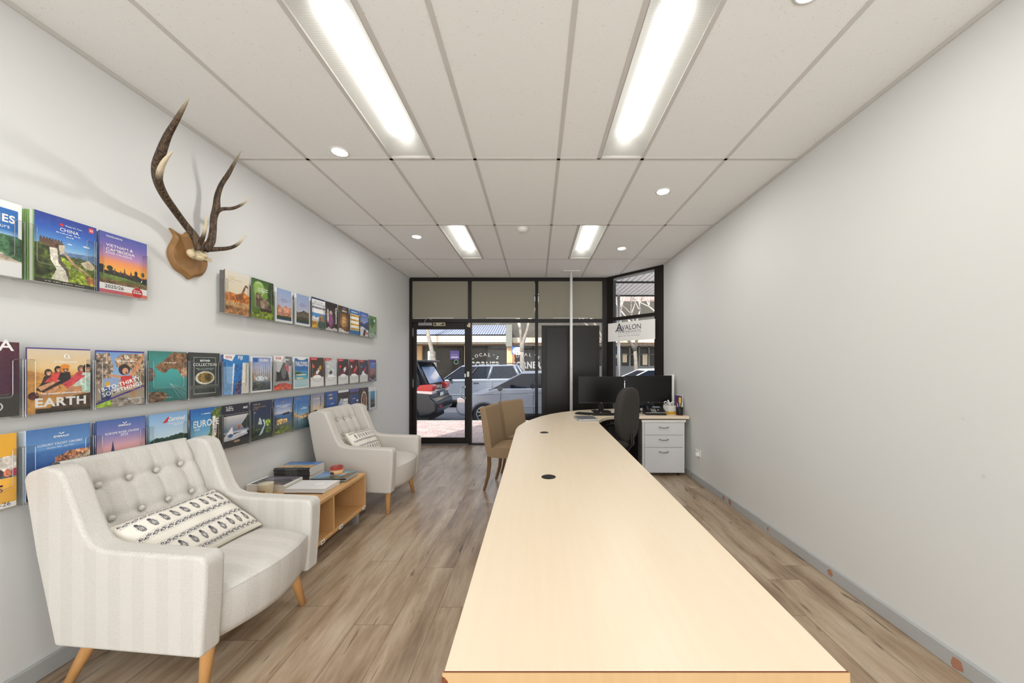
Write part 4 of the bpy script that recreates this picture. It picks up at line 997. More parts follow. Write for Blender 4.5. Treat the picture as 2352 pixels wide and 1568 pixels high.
# ---------------------------------------------------------------- brochure racks on the left wall
XFR = -2.094
WH, DK, GD, NV, RD, GY_ = (248, 248, 246), (40, 38, 40), (190, 152, 92), (28, 40, 84), (196, 30, 40), (150, 150, 152)
def pocket(rack, Y0, z0, W=.222):
    d1 = XFR+.005-XL; d0 = .003; p = MB()
    s, hN, hT, rr = .028, .083, .235, .012
    pts = [(0, 0), (W, 0), (W, hT), (W-s+.006, hT), (W-s, hT-.006), (W-s, hN+rr), (W-s-rr*.3, hN+rr*.3), (W-s-rr, hN), (s+rr, hN), (s+rr*.3, hN+rr*.3), (s, hN+rr), (s, hT-.006), (s-.006, hT), (0, hT)]
    p._add([(d1, a, b) for a, b in pts], [tuple(range(len(pts)))])
    for y in (0, W): p._add([(d0, y, 0), (d1, y, 0), (d1, y, hT), (d0, y, hT)], [(0, 1, 2, 3)])
    p._add([(d0, 0, 0), (d1, 0, 0), (d1, W, 0), (d0, W, 0)], [(0, 1, 2, 3)])
    o = p.build('pocket', 'acrylic', rack, loc=(0, Y0, z0))
    e = MB(); e.tube([(d1, a, b) for a, b in pts]+[(d1, 0, 0)], .0011, 4, caps=False)
    for y in (0, W): e.tube([(d0, y, hT), (d1, y, hT)], .0011, 4); e.tube([(d0, y, 0), (d1, y, 0)], .0013, 4)
    e.build('pocket_rim', 'acrylic_edge', o)
def brochure(label, group, Y0, zb, W, H, cvf, texts=(), T=.006, xf=XFR, spine=(60, 60, 60), res=(70, 98), lean=0, name='brochure', shapes=None):
    m = MB((240, 239, 236)); m.box((-T, .0006, 0), (-.0005, W-.0006, H-.001)); m.box((-T, 0, 0), (-.0001, .0012, H), spine)
    m.box((-T-.0005, 0, 0), (-T, W, H), spine)
    fn = lambda u, v, o=0: (o+lean*(1-v), u*W, H-v*H)
    cv = Cv(*res); cvf(cv); m.canvas(cv, fn)
    for tx in texts:
        s_, u0, u1, v, col = tx[:5]; k = tx[5] if len(tx) > 5 else {}
        if s_.startswith('~'):
            r_ = random.Random(len(s_)*7+int(u0*100)+int(v*1000)); hh_ = float(s_[1:] or .02); u = u0
            while u < u1:
                w_ = min(r_.uniform(.02, .05), u1-u); a_ = [fn(u, v, .0006), fn(u+w_, v, .0006), fn(u+w_, v-hh_*r_.uniform(.6, 1), .0006), fn(u, v-hh_*r_.uniform(.6, 1), .0006)]
                m._add(a_, [(0, 1, 2, 3)], col); u += w_+(.012 if r_.random() < .7 else .035)
        else: m.text(s_, fn, u0, u1, v, col, W, H, **k)
    if shapes: shapes(m, fn, W, H)
    return tag(m.build(name, 'print', loc=(xf, Y0, zb)), label, 'brochure', group)
def copies(n, label, group, Y0, zb, W, H, spine, T=.0055):
    for k in range(n):
        m = MB((232, 231, 228)); m.box((-T, .0, 0), (0, W, H-.003*(k % 2)-.002), (232, 231, 228)); m.box((-T, -.0006, 0), (0, .0, H-.004), spine)
        tag(m.build('brochure', 'print', loc=(XFR-.007-k*.0068, Y0-.001*k, zb)), label, 'brochure', group)
ROWZ = {1: 1.702, 2: 1.142, 3: .784}
for nm, row, ys in (('short', 1, [1.24+.23*k for k in range(3)]), ('top', 1, [2.395+.23*k for k in range(10)]), ('middle', 2, [1.235+.23*k for k in range(15)]), ('bottom', 3, [1.235+.23*k for k in range(15)])):
    lb = {'short': 'short clear acrylic brochure rack high on the wall left of the antlers', 'top': 'clear acrylic brochure rack high on the wall right of the antlers', 'middle': 'long clear acrylic brochure rack in the middle row on the wall', 'bottom': 'long clear acrylic brochure rack, lowest of the wall racks'}[nm]
    rk = thing('brochure_rack', lb, 'brochure rack', (XL, 0, 0), 0, 'clear wall brochure racks')
    for y in ys: pocket(rk, y-.006, ROWZ[row]-.004)
BIG, MED, SML = (176, 246), (96, 134), (50, 70)
B1, B2, B3 = 'brochures in the upper wall racks', 'brochures in the middle wall rack', 'brochures in the lowest wall rack'
b = dict(bold=.02)
# upper rack, left part
def c_nes(c):
    c.rect((34, 112, 192), 0, .10, .95, .48); c.put(((c.u > .95-.0)*1.), (250, 250, 250)); c.ell((250, 250, 250), 1.0, .0, .1, .12)
    c.grad([(.38, (44, 116, 190)), (.45, (160, 196, 226))], .38, .45); c.rect((250, 250, 250), .95, 0, 1, 1); c.hill((62, 104, 70), .50, .08, 5, 4, .78, n=.6); c.hill((206, 192, 170), .72, .12, 4, 8, .80, n=.3, slope=-.2); c.rect((250, 250, 250), 0, .80, 1, 1); c.rect((250, 250, 250), 0, 0, .55, .12)
brochure('white and blue brochure ending in NES, cut by the left frame edge', B1, 1.240, 1.703, .211, .295, c_nes, [('NES', .60, .91, .28, WH, dict(bold=.03, hs=1.15)), ('ONS', .50, .66, .09, (120, 170, 210)), ('Tours', .60, .84, .36, WH)], res=BIG)
copies(3, 'spare copy behind the NES brochure', 'copies behind the blue NES cover', 1.238, 1.703, .218, .29, (60, 130, 190))
def c_china(c):
    c.grad([(0, (38, 60, 152)), (.2, (44, 96, 192)), (.42, (110, 170, 226)), (.56, (206, 222, 232)), (1, (120, 140, 80))])
    c.ell((238, 244, 250), .82, .35, .06, .012).ell((232, 240, 248), .54, .37, .04, .008)
    c.hill((96, 128, 168), .52, .07, 4, 3).hill((72, 84, 46), .62, .16, 4, 12, n=.5).hill((96, 116, 40), .68, .12, 5, 21, n=.7)
    c.poly((70, 84, 34), [(0, .45), (.2, .40), (.28, .58), (.3, .8), (.1, .95), (0, .95)], n=.7).poly((140, 158, 48), [(.4, .58), (.75, .7), (1, .85), (1, .95), (.45, .95)], n=.7).poly((178, 120, 70), [(.78, .8), (1, .82), (1, .92), (.85, .93)], n=.6)
    c.poly((104, 78, 62), [(.07, .37), (.36, .36), (.46, .40), (.45, .52), (.22, .47), (.07, .43)], n=.4)
    for k in range(8): c.rect((84, 62, 50), .08+k*.045, .345, .105+k*.045, .375)
    c.poly((196, 182, 158), [(.36, .42), (.46, .40), (.45, .52), (.38, .56)], n=.3).poly((232, 226, 208), [(.22, .48), (.34, .47), (.36, .66), (.50, .78), (.52, .95), (.25, .93), (.33, .78), (.24, .66)], n=.25).poly((96, 88, 72), [(.34, .47), (.365, .47), (.40, .63), (.52, .76), (.53, .86), (.49, .86), (.47, .78), (.36, .68)])
    c.poly((214, 196, 166), [(.72, .62), (.86, .55), (.98, .64), (.92, .70), (.8, .68)], n=.2).poly((180, 150, 110), [(.46, .50), (.62, .64), (.9, .78), (.88, .80), (.6, .68), (.45, .54)], n=.3)
    c.rect((52, 50, 40), 0, .945, 1, 1).rect((222, 44, 48), .86, .03, .95, .105)
brochure('CHINA brochure with the great wall, in the upper left rack', B1, 1.487, 1.703, .21, .297, c_china, [('CHINA', .38, .69, .20, WH, dict(bold=.008)), ('Wendy Wu Tours', .46, .74, .115, WH, b), ('25', .875, .935, .085, WH, b), ('~.012', .32, .72, .235, WH), ('~.014', .48, .60, .275, WH), ('~.012', .15, .82, .978, (220, 218, 206))], res=BIG, spine=(122, 172, 60),
         shapes=lambda m, fn, W, H: m._add([fn(.41+.03*math.cos(q*.4488), .108+.022*math.sin(q*.4488), .0005) for q in range(14)], [tuple(range(14))], (220, 40, 50)))
copies(4, 'green edged copy behind the CHINA brochure', 'copies behind the China cover', 1.478, 1.703, .208, .297, (120, 176, 70))
def c_viet(c):
    c.grad([(0, (72, 86, 168)), (.18, (112, 100, 176)), (.36, (190, 140, 186)), (.46, (240, 150, 96)), (.6, (250, 176, 60)), (.66, (240, 140, 40)), (1, (120, 100, 50))])
    c.hill((40, 38, 28), .66, .06, 8, 4, .78, n=.4); c.poly((104, 128, 50), [(0, .68), (.5, .70), (1, .76), (1, .82), (0, .78)], n=.3).rect((128, 100, 66), 0, .77, 1, .85, n=.5)
    for k, h in ((.30, .05), (.42, .03), (.50, .08), (.64, .055)): c.poly((84, 58, 62), [(k-.035, .66), (k-.015, .64-h*.6), (k, .62-h*1.2), (k+.015, .64-h*.6), (k+.035, .66)])
    for k, r in ((.04, .06), (.2, .06), (.75, .035), (.9, .04)): c.ell((38, 42, 26), k, .58, r, .04, n=.4)
    c.rect((248, 247, 246), 0, .84, 1, .94).rect((204, 98, 110), 0, .94, .5, 1).rect((220, 110, 80), .5, .94, 1, 1).ell((206, 36, 44), .78, .92, .115, .085)
brochure('VIETNAM & CAMBODIA sunset brochure at the right end of the upper left rack', B1, 1.709, 1.703, .208, .295, c_viet, [('VIETNAM &', .12, .68, .225, WH, dict(bold=.006, hs=.85)), ('CAMBODIA', .12, .72, .295, WH, dict(bold=.006, hs=.8)), ('RIVER CRUISING', .12, .66, .345, WH, dict(hs=.85)), ('2025/26', .10, .48, .915, (50, 50, 54), dict(bold=.01)), ('TRAVELMARVEL', .12, .46, .07, WH, b), ('River', .70, .84, .90, WH, b), ('~.03', .69, .88, .935, WH)], res=BIG, spine=(70, 90, 160))
copies(3, 'blue edged copy behind the VIETNAM & CAMBODIA brochure', 'copies behind the sunset cover', 1.709, 1.703, .207, .293, (64, 88, 150))
# upper rack, right part
def c_gir(c):
    c.grad([(0, (226, 220, 206)), (.5, (222, 208, 180)), (.55, (200, 130, 60)), (.7, (170, 110, 60)), (.75, (214, 170, 110)), (1, (150, 100, 60))])
    c.hill((196, 116, 40), .60, .16, 5, 7, .70, n=.5); c.rect((206, 160, 104), 0, .70, 1, .82, n=.3).rect((168, 118, 72), 0, .82, 1, 1, n=.5)
    c.poly((128, 74, 40), [(.38, .55), (.62, .48), (.72, .52), (.68, .62), (.45, .66)], n=.5).poly((140, 82, 44), [(.62, .5), (.80, .27), (.86, .26), (.72, .54)], n=.5).poly((110, 64, 36), [(.78, .27), (.86, .245), (.95, .30), (.9, .32)])
    for a in (.42, .5, .62, .68): c.poly((110, 66, 40), [(a, .6), (a+.03, .6), (a-.04, .76), (a-.06, .76)])
brochure('cream brochure with a giraffe in orange grass', B1, 2.398, 1.703, .205, .293, c_gir, [('~.022', .12, .40, .15, (214, 176, 100)), ('~.025', .12, .68, .20, (204, 176, 120)), ('~.016', .14, .34, .25, GY_)], res=MED, spine=(90, 80, 76))
copies(4, 'dark edged copy behind the giraffe brochure', 'copies behind the giraffe cover', 2.398, 1.703, .203, .29, (84, 74, 70))
def c_bear(c):
    c.grad([(0, (52, 84, 30)), (.3, (110, 150, 60)), (.7, (100, 140, 50)), (1, (60, 88, 30))]).ell((150, 186, 90), .3, .25, .25, .2).ell((44, 66, 26), .9, .3, .2, .3, n=.4)
    c.ell((92, 72, 58), .30, .56, .15, .18, n=.5).ell((120, 98, 78), .28, .42, .11, .07, n=.4).ell((80, 60, 50), .2, .37, .03, .02).ell((80, 60, 50), .38, .37, .03, .02).ell((70, 54, 44), .62, .72, .3, .15, n=.5).ell((138, 116, 94), .55, .60, .19, .13, n=.4).ell((84, 64, 52), .42, .5, .05, .035).ell((84, 64, 52), .70, .49, .05, .035).ell((176, 150, 124), .47, .66, .09, .06).ell((30, 24, 22), .44, .65, .025, .015).ell((176, 150, 124), .26, .45, .05, .04).ell((26, 22, 20), .25, .45, .02, .014)
    c.hill((130, 150, 40), .86, .08, 9, 5, n=.7)
brochure('green brochure with two brown bears', B1, 2.628, 1.703, .212, .293, c_bear, [('~.02', .14, .46, .11, WH), ('~.026', .26, .70, .24, WH), ('~.026', .24, .72, .29, WH), ('2025', .44, .56, .33, WH), ('~.014', .15, .85, .93, (220, 226, 200))], res=MED, spine=(60, 90, 40))
def c_lb(seed, rock):
    def f(c):
        c.grad([(0, (148, 172, 214)), (.55, (190, 190, 214)), (1, (140, 140, 150))]); c.hill(rock, .62, .18, 5, seed, n=.45)
        c.hill((60, 74, 50), .84, .05, 6, seed+2, n=.4).rect((48, 84, 120), 0, .88, 1, 1, n=.2); c.rect((246, 246, 246), 0, .0, .07, 1).rect((246, 246, 246), .93, 0, 1, 1).rect((246, 246, 246), 0, .93, 1, 1)
    return f
for i, (rk_, sd) in enumerate((((206, 148, 120), 5), ((96, 88, 70), 11))):
    brochure(['pale blue brochure with a pink stone fort', 'pale blue brochure with a dark green headland'][i], B1, 2.862+.236*i, 1.703, .20, .272, c_lb(sd, rk_), [('~.022', .36, .60, .30, NV), ('~.018', .25, .75, .345, NV), ('~.016', .36, .62, .39, (80, 96, 140))], res=MED, spine=(236, 236, 236))
    tag(MB((30, 36, 70)).box((XFR-.006, 2.862+.236*i+.185, 1.91), (XFR-.001, 2.862+.236*i+.214, 1.95)).build('index_card', 'print'), ['small navy card behind the fort brochure', 'small navy card behind the headland brochure'][i], 'card')
def c_med(c):
    c.rect((34, 52, 100), 0, 0, 1, .055).rect((30, 46, 96), .03, .29, .97, .36).grad([(.5, (90, 150, 210)), (1, (50, 110, 180))], .5, 1); c.hill((238, 236, 232), .72, .18, 7, 3, .78, n=.2, u1=.5).ell((170, 130, 90), .72, .62, .16, .09, n=.4).rect((150, 120, 80), .5, .66, 1, .76, n=.5).rect((214, 168, 70), 0, .78, .45, 1, n=.4).rect((70, 96, 90), .45, .78, 1, 1, n=.5)
brochure('white and navy BEST OF THE MEDITERRANEAN brochure', B1, 3.328, 1.703, .205, .286, c_med, [('BEST OF THE', .14, .82, .17, (90, 96, 120)), ('MEDITERRANEAN', .06, .94, .24, (90, 96, 120)), ('~.03', .12, .88, .34, WH)], res=MED, spine=(36, 54, 100))
def c_ind(c): c.grad([(0, (44, 34, 36)), (1, (70, 50, 50))]).ell((210, 190, 176), .42, .38, .12, .08, n=.3).ell((140, 80, 130), .42, .66, .2, .24, n=.5).ell((214, 200, 196), .16, .5, .09, .25, n=.5).hill((220, 210, 206), .98, .12, 4, 5, n=.3)
brochure('dark brochure with a figure in purple and upright lettering', B1, 3.548, 1.703, .205, .284, c_ind, [('Incredible', .92, 1.75, .74, WH, dict(bold=.02, ang=math.pi/2))], res=SML, spine=(60, 30, 40))
def c_lion(c): c.grad([(0, (74, 52, 34)), (1, (110, 80, 50))], 0, 1).rect((40, 84, 140), .4, .03, .7, .10).ell((150, 104, 56), .5, .58, .36, .30, n=.5).ell((204, 164, 106), .5, .58, .2, .2, n=.3).ell((50, 34, 24), .5, .68, .07, .03).ell((40, 28, 20), .38, .52, .04, .014).ell((40, 28, 20), .62, .52, .04, .014).hill((226, 222, 216), .98, .14, 6, 8, n=.2)
brochure('brown brochure with a lion face', B1, 3.778, 1.703, .205, .282, c_lion, [('AFRICA', .3, .75, .21, WH, b), ('~.03', .43, .62, .09, WH)], res=SML, spine=(60, 44, 34))
def c_yel(c):
    c.rect((46, 110, 176), 0, 0, 1, .18)
    for k in range(4): c.rect((238, 184, 60), 0, .2+.18*k, 1, .28+.18*k).rect((250, 250, 248), 0, .28+.18*k, 1, .38+.18*k)
    c.rect((60, 124, 180), 0, .84, 1, 1)
brochure('brochure striped in yellow, white and blue', B1, 4.008, 1.703, .205, .280, c_yel, [('~.06', .15, .85, .12, WH), ('~.03', .1, .6, .26, (60, 70, 90)), ('~.03', .1, .7, .44, (60, 70, 90)), ('~.03', .1, .4, .62, (60, 70, 90)), ('~.03', .1, .5, .80, (60, 70, 90))], res=SML, spine=(40, 96, 160))
def c_mt(c): c.grad([(0, (70, 100, 180)), (.5, (170, 180, 214))]).hill((60, 72, 110), .55, .2, 5, 3, n=.4).hill((226, 228, 232), .75, .15, 5, 8, n=.3).poly((60, 60, 66), [(.3, 1), (.5, .7), (.7, .72), (.6, 1)]).ell((200, 40, 50), .82, .88, .1, .06)
brochure('blue brochure with dark snowy mountains', B1, 4.238, 1.703, .205, .284, c_mt, [('~.03', .2, .7, .14, WH)], res=SML, spine=(50, 70, 140))
def c_gn(c): c.grad([(0, (90, 140, 80)), (1, (150, 180, 150))]).ell((60, 110, 70), .4, .3, .3, .2, n=.5).ell((120, 90, 70), .4, .5, .14, .08, n=.5).ell((226, 232, 226), .7, .2, .12, .06).hill((190, 200, 190), .9, .2, 4, 6, n=.3)
brochure('green leafy brochure at the far end of the upper rack', B1, 4.468, 1.703, .20, .27, c_gn, [('~.03', .3, .7, .95, (60, 80, 60))], res=SML, spine=(90, 130, 90))

# ---- middle rack
def c_ca(c): c.grad([(0, (84, 36, 50)), (.5, (72, 34, 60)), (1, (70, 30, 50))]).rect((62, 60, 58), 0, .70, 1, 1).rect((110, 80, 90), 0, .695, .88, .70); c.poly((226, 170, 60), [(.35, .42), (.52, .33), (.64, .42), (.5, .52)], n=.4).poly((90, 50, 40), [(.42, .42), (.52, .37), (.57, .42), (.5, .47)])
def s_ca(m, fn, W, H):
    for r, col in ((.14, (235, 235, 235)), (.125, (62, 60, 58)), (.085, (235, 235, 235)), (.07, (62, 60, 58))): m._add([fn(.60+r*math.cos(q*.2618)*1.35, .86+r*math.sin(q*.2618)*.62, .0003+(.14-r)*.004) for q in range(24)], [tuple(range(24))], col)
    for s_ in (-1, 1): m._add([fn(.6+s_*.03, .885, .001), fn(.6+s_*.075, .885, .001), fn(.6+s_*.055, .845, .001)], [(0, 1, 2)], (235, 235, 235))
brochure('maroon brochure ending in CA, cut by the left frame edge', B2, 1.236, 1.145, .208, .296, c_ca, [('CA', .52, .93, .115, WH, dict(bold=.015))], res=BIG, spine=(60, 30, 44), shapes=s_ca)
def person(c, x, y, s_, hair, skin, shirt, lean=0):
    c.ell(hair, x-.004, y+.002*s_, .046*s_, .046*s_, n=.3).ell(skin, x+.004, y+.006*s_, .029*s_, .032*s_, n=.12).ell(hair, x-.004*s_, y-.026*s_, .034*s_, .014*s_).ell((60, 36, 30), x-.006*s_, y+.001*s_, .004, .003).ell((60, 36, 30), x+.014*s_, y+.001*s_, .004, .003).ell((240, 232, 226), x+.005*s_, y+.018*s_, .011*s_, .005*s_).poly(shirt, [(x-.05*s_, y+.04*s_), (x+.05*s_, y+.035*s_), (x+.08*s_+lean, y+.16*s_), (x-.10*s_+lean, y+.17*s_)], n=.25)
def c_earth(c):
    c.rect((64, 44, 140), 0, 0, 1, .02).grad([(.02, (222, 206, 182)), (.3, (238, 206, 150)), (.45, (220, 164, 86)), (.7, (196, 132, 60)), (.85, (150, 104, 60)), (1, (70, 58, 50))], .02, 1)
    c.hill((206, 150, 84), .44, .12, 4, 6, .6, n=.15).hill((214, 156, 80), .52, .08, 3, 9, n=.15)
    c.poly((60, 44, 38), [(.12, .64), (.3, .42), (.42, .48), (.5, .64), (.26, .70)], n=.3)
    person(c, .31, .38, 1.25, (50, 34, 28), (206, 150, 118), (56, 44, 42)); person(c, .46, .33, 1.2, (44, 30, 26), (196, 140, 104), (206, 70, 66), -.1)
    person(c, .57, .32, 1.5, (228, 140, 40), (130, 84, 62), (44, 40, 44)); c.ell((232, 144, 44), .57, .285, .075, .035)
    person(c, .84, .32, 1.3, (110, 90, 76), (190, 138, 104), (200, 70, 80), -.12); person(c, .95, .32, 1.7, (40, 30, 28), (190, 138, 104), (196, 212, 200), -.08)
    c.poly((202, 150, 112), [(.15, .60), (.42, .50), (.5, .50), (.2, .66)], n=.2).poly((206, 74, 84), [(.52, .56), (.8, .42), (.92, .44), (.6, .64)], n=.25).poly((200, 146, 104), [(.44, .74), (.66, .60), (.84, .62), (.88, .70), (.5, .78)], n=.2).poly((190, 134, 92), [(.16, .72), (.46, .58), (.5, .66), (.2, .8)], n=.3).poly((186, 220, 206), [(.84, .60), (1, .52), (1, .74), (.86, .70)], n=.2).ell((90, 50, 46), .09, .73, .08, .06, n=.5).ell((214, 90, 80), .42, .52, .03, .02)
    c.rect((58, 54, 50), .12, .93, 1, 1, n=.2).poly((84, 66, 54), [(.55, .78), (1, .72), (1, .95), (.3, .95)], n=.4)
def spiral(cx, cy, r):
    def f(m, fn, W, H):
        pts = [fn(cx+r*(1-.75*k/34)*math.cos(.5+k*.26), cy+r*(1-.75*k/34)*math.sin(.5+k*.26)*W/H, .0012) for k in range(35)]; m.tube(pts, .0016, 5, WH)
    return f
brochure('EARTH brochure with friends lounging on sand dunes', B2, 1.466, 1.145, .208, .278, c_earth, [('EARTH', .11, .92, .90, WH, dict(bold=.035, hs=.98)), ('The greatest adventures on', .19, .84, .715, WH, b), ('G Adventures', .40, .76, .225, WH, b)], res=BIG, spine=(70, 50, 120), shapes=spiral(.60, .125, .055))
def c_18(c):
    c.rect((64, 44, 140), 0, 0, 1, .025).grad([(.025, (120, 160, 214)), (.5, (150, 186, 226)), (.55, (170, 150, 130)), (1, (190, 180, 160))], .025, 1)
    c.poly((150, 132, 116), [(0, .06), (.25, .04), (.34, .3), (.28, .52), (0, .6)], n=.8, cells=40).poly((168, 140, 112), [(.5, .06), (1, .04), (1, .75), (.85, .6), (.7, .34), (.4, .3), (.35, .16)], n=.8, cells=40).ell((60, 40, 36), .56, .34, .12, .10, n=.3).ell((214, 160, 128), .58, .37, .065, .06).ell((120, 50, 46), .6, .40, .02, .018)
    c.poly((212, 152, 108), [(.66, .42), (.92, .12), (.96, .04), (.99, .08), (.9, .3), (.72, .48)], n=.15).poly((206, 60, 60), [(.48, .46), (.72, .45), (.78, .66), (.5, .68)], n=.2).poly((212, 152, 108), [(.25, .42), (.5, .45), (.48, .5), (.26, .46)]).poly((150, 170, 210), [(.12, .5), (.44, .48), (.42, .7), (.14, .7)]).ell((220, 170, 60), .22, .6, .05, .05).poly((70, 90, 140), [(.08, .66), (.3, .64), (.28, .9), (.1, .9)], n=.4).poly((196, 150, 110), [(.66, .68), (.78, .68), (.82, .95), (.74, .95)]).poly((160, 150, 140), [(0, .88), (.6, .84), (1, .9), (1, 1), (0, 1)], n=.5).poly((140, 170, 60), [(.02, .9), (.3, .88), (.3, 1), (0, 1)], n=.5)
    c.poly((76, 56, 150), [(0, .92), (1, .64), (1, .67), (0, .95)])
brochure('brochure with a cheering woman and a slanted white title', B2, 1.696, 1.145, .208, .276, c_18, [('18-TO-THIRTY', .06, .96, .74, WH, dict(bold=.03, ang=.30)), ('SOMETHINGS', .13, 1.0, .82, WH, dict(bold=.03, ang=.30)), ('G Adventures', .40, .76, .20, WH, b), ('ROAMIES', .64, .92, .90, WH, b)], res=BIG, spine=(80, 60, 110), shapes=spiral(.60, .11, .05))
def c_teal(c):
    c.grad([(0, (54, 128, 120)), (.4, (70, 170, 168)), (1, (54, 120, 116))]).poly((130, 96, 66), [(.15, .30), (.35, .2), (.6, .02), (1, .02), (1, .48), (.9, .55), (.82, .46), (.72, .36), (.55, .34), (.4, .44), (.28, .40)], n=.6, cells=34).poly((196, 150, 120), [(.9, .55), (.82, .46), (.84, .36), (1, .32), (1, .5)], n=.5).poly((128, 102, 80), [(0, .80), (.3, .79), (.48, .86), (.46, .94), (.3, 1), (0, 1)], n=.7, cells=34).ell((110, 92, 80), .04, .46, .11, .13, n=.6)
def s_teal(m, fn, W, H):
    for a, b_ in ((.9, .92), (.95, .88), (.8, .96), (.98, .80)): m.tube([fn(.53, .65, .0008), fn((.53+a)/2, (.65+b_)/2-.01, .0008), fn(a, b_, .0008)], .0006, 4, (190, 226, 224))
    m._add([fn(.51, .635, .001), fn(.54, .655, .001), fn(.55, .668, .001), fn(.53, .655, .001)], [(0, 1, 2, 3)], WH)
brochure('teal brochure seen from above with a brown rocky coast and a boat', B2, 1.926, 1.145, .210, .282, c_teal, [('~.018', .38, .70, .235, WH), ('~.014', .42, .60, .93, WH)], res=BIG, spine=(30, 84, 80), shapes=s_teal)
def c_bey(c):
    c.grad([(0, (58, 58, 54)), (.5, (40, 52, 48)), (1, (66, 68, 62))]).rect((190, 190, 184), .14, .10, .86, .91).rect((44, 54, 50), .155, .11, .845, .90, n=.1)
    c.ell((222, 218, 204), .5, .56, .31, .145, n=.2).ell((128, 104, 48), .52, .555, .25, .115, n=.6).ell((70, 60, 30), .6, .55, .11, .08, n=.7).rect((84, 88, 82), .0, .72, 1, .80, n=.1)
brochure('black COLLECTION brochure with an oyster shell', B2, 2.150, 1.145, .208, .282, c_bey, [('BEYOND', .34, .66, .195, WH, dict(bold=.04)), ('COLLECTION', .12, .88, .295, WH), ('~.014', .2, .8, .355, (190, 200, 196)), ('~.014', .26, .74, .385, (190, 200, 196))], res=MED, spine=(44, 44, 44))
copies(2, 'dark edged copy behind the COLLECTION brochure', 'copies behind the oyster cover', 2.150, 1.145, .206, .28, (40, 40, 40))
def c_fiji(c): c.rect((44, 128, 200), 0, 0, 1, 1).poly((248, 248, 248), [(0, 0), (.45, 0), (.32, .16), (0, .10)]).poly((130, 176, 222), [(0, .30), (.35, .30), (.3, 1), (0, 1)], n=.08).poly((236, 240, 242), [(.36, .22), (.42, .22), (.36, 1), (.30, 1)]).poly((40, 110, 180), [(.42, .24), (.72, .24), (.66, 1), (.34, 1)], n=.4).poly((96, 84, 120), [(.5, .7), (.66, .66), (.66, 1), (.42, 1)], n=.7).poly((232, 228, 216), [(.74, .2), (1, .2), (1, 1), (.68, 1)], n=.05)
brochure('blue and white FIJI brochure', B2, 2.386, 1.145, .212, .276, c_fiji, [('VIVA', .06, .32, .095, RD, dict(bold=.02)), ('FIJI', .55, .74, .105, WH, dict(bold=.03)), ('CHAMPAGNE SAILING', .90, 1.6, .78, (90, 86, 80), dict(ang=math.pi/2))], res=MED, spine=(30, 60, 120))
copies(2, 'white and blue copy behind the FIJI brochure', 'copies behind the Fiji cover', 2.386, 1.145, .21, .278, (60, 110, 170))
def c_dub(c):
    c.rect((246, 246, 246), 0, 0, 1, 1).grad([(.03, (130, 150, 206)), (.4, (190, 200, 224)), (.7, (120, 130, 140)), (1, (60, 70, 72))], .03, .95)
    for k in range(9): x = .08+k*.1; h = .28+.2*abs(math.sin(k*2.3)); c.poly((160+10*(k % 3), 140, 110), [(x-.03, .68), (x-.02, .66-h*.7), (x, .62-h), (x+.02, .66-h*.7), (x+.03, .68)], n=.4)
    c.ell((196, 204, 210), .5, .62, .3, .07, n=.5).ell((90, 96, 92), .3, .82, .4, .12, n=.6); c.rect((246, 246, 246), 0, 0, .06, 1).rect((246, 246, 246), .94, 0, 1, 1).rect((246, 246, 246), 0, .95, 1, 1).rect((40, 100, 170), .1, .05, .32, .16)
brochure('DUBAI brochure with towers under a lilac sky', B2, 2.616, 1.145, .206, .270, c_dub, [('DUBAI', .40, .82, .14, WH, dict(bold=.03))], res=MED, spine=(220, 220, 220))
def c_v2(c): c.grad([(0, (210, 210, 212)), (1, (170, 170, 172))]).poly((248, 248, 248), [(0, 0), (.55, 0), (.4, .18), (0, .12)]).poly((120, 124, 126), [(.6, .02), (1, .02), (1, .3), (.7, .3)], n=.3).poly((48, 46, 48), [(.1, .75), (.12, .45), (.3, .48), (.5, .2), (.62, .2), (.8, .55), (.86, .75)], n=.6).ell((104, 104, 106), .55, .45, .14, .24, n=.5).poly((214, 110, 110), [(.62, .28), (.8, .26), (.84, .5), (.7, .42)], n=.3).ell((204, 78, 58), .5, .92, .4, .12, n=.3).rect((210, 96, 70), 0, .86, 1, 1, n=.5)
brochure('grey brochure with dark rocks and a red lower edge', B2, 2.842, 1.145, .212, .280, c_v2, [('VIVA', .08, .40, .11, RD, dict(bold=.02)), ('~.05', .62, .86, .13, WH)], res=MED, spine=(150, 150, 150))
def c_mal(c): c.rect((246, 246, 244), 0, 0, 1, 1).rect((52, 112, 180), .06, .04, .94, .58).ell((248, 248, 248), .5, .04, .28, .06).grad([(.42, (90, 150, 200)), (.56, (60, 140, 180)), (.72, (90, 190, 200))], .44, .72).ell((70, 100, 50), .25, .52, .26, .045, n=.5).ell((232, 220, 190), .5, .57, .35, .02).ell((214, 196, 160), .4, .68, .28, .03, n=.4).grad([(.72, (206, 230, 234)), (1, (160, 206, 214))], .72, .96).rect((246, 246, 244), 0, 0, .06, 1).rect((246, 246, 244), .94, 0, 1, 1)
brochure('blue MALDIVES brochure with a small island', B2, 3.076, 1.145, .208, .276, c_mal, [('MALDIVES', .1, .9, .29, WH, dict(bold=.025, hs=1.5)), ('~.03', .12, .88, .17, WH)], res=MED, spine=(230, 230, 230))
def c_red(base, fig, seed):
    def f(c): c.rect(base, 0, 0, 1, .7, n=.15); c.poly((206, 30, 42), [(0, 0), (.55, 0), (.48, .08), (0, .10)]); [c.ell(fig[k % len(fig)], .2+.6*((k*37+seed*13) % 10)/10, .3+.42*((k*53+seed*7) % 10)/10, .10, .06, n=.5, ang=k) for k in range(9)]; c.rect((244, 243, 242), 0, .68, 1, 1).ell((224, 222, 220), .5, .72, .34, .12).ell((250, 250, 250), .5, .70, .3, .1)
    return f
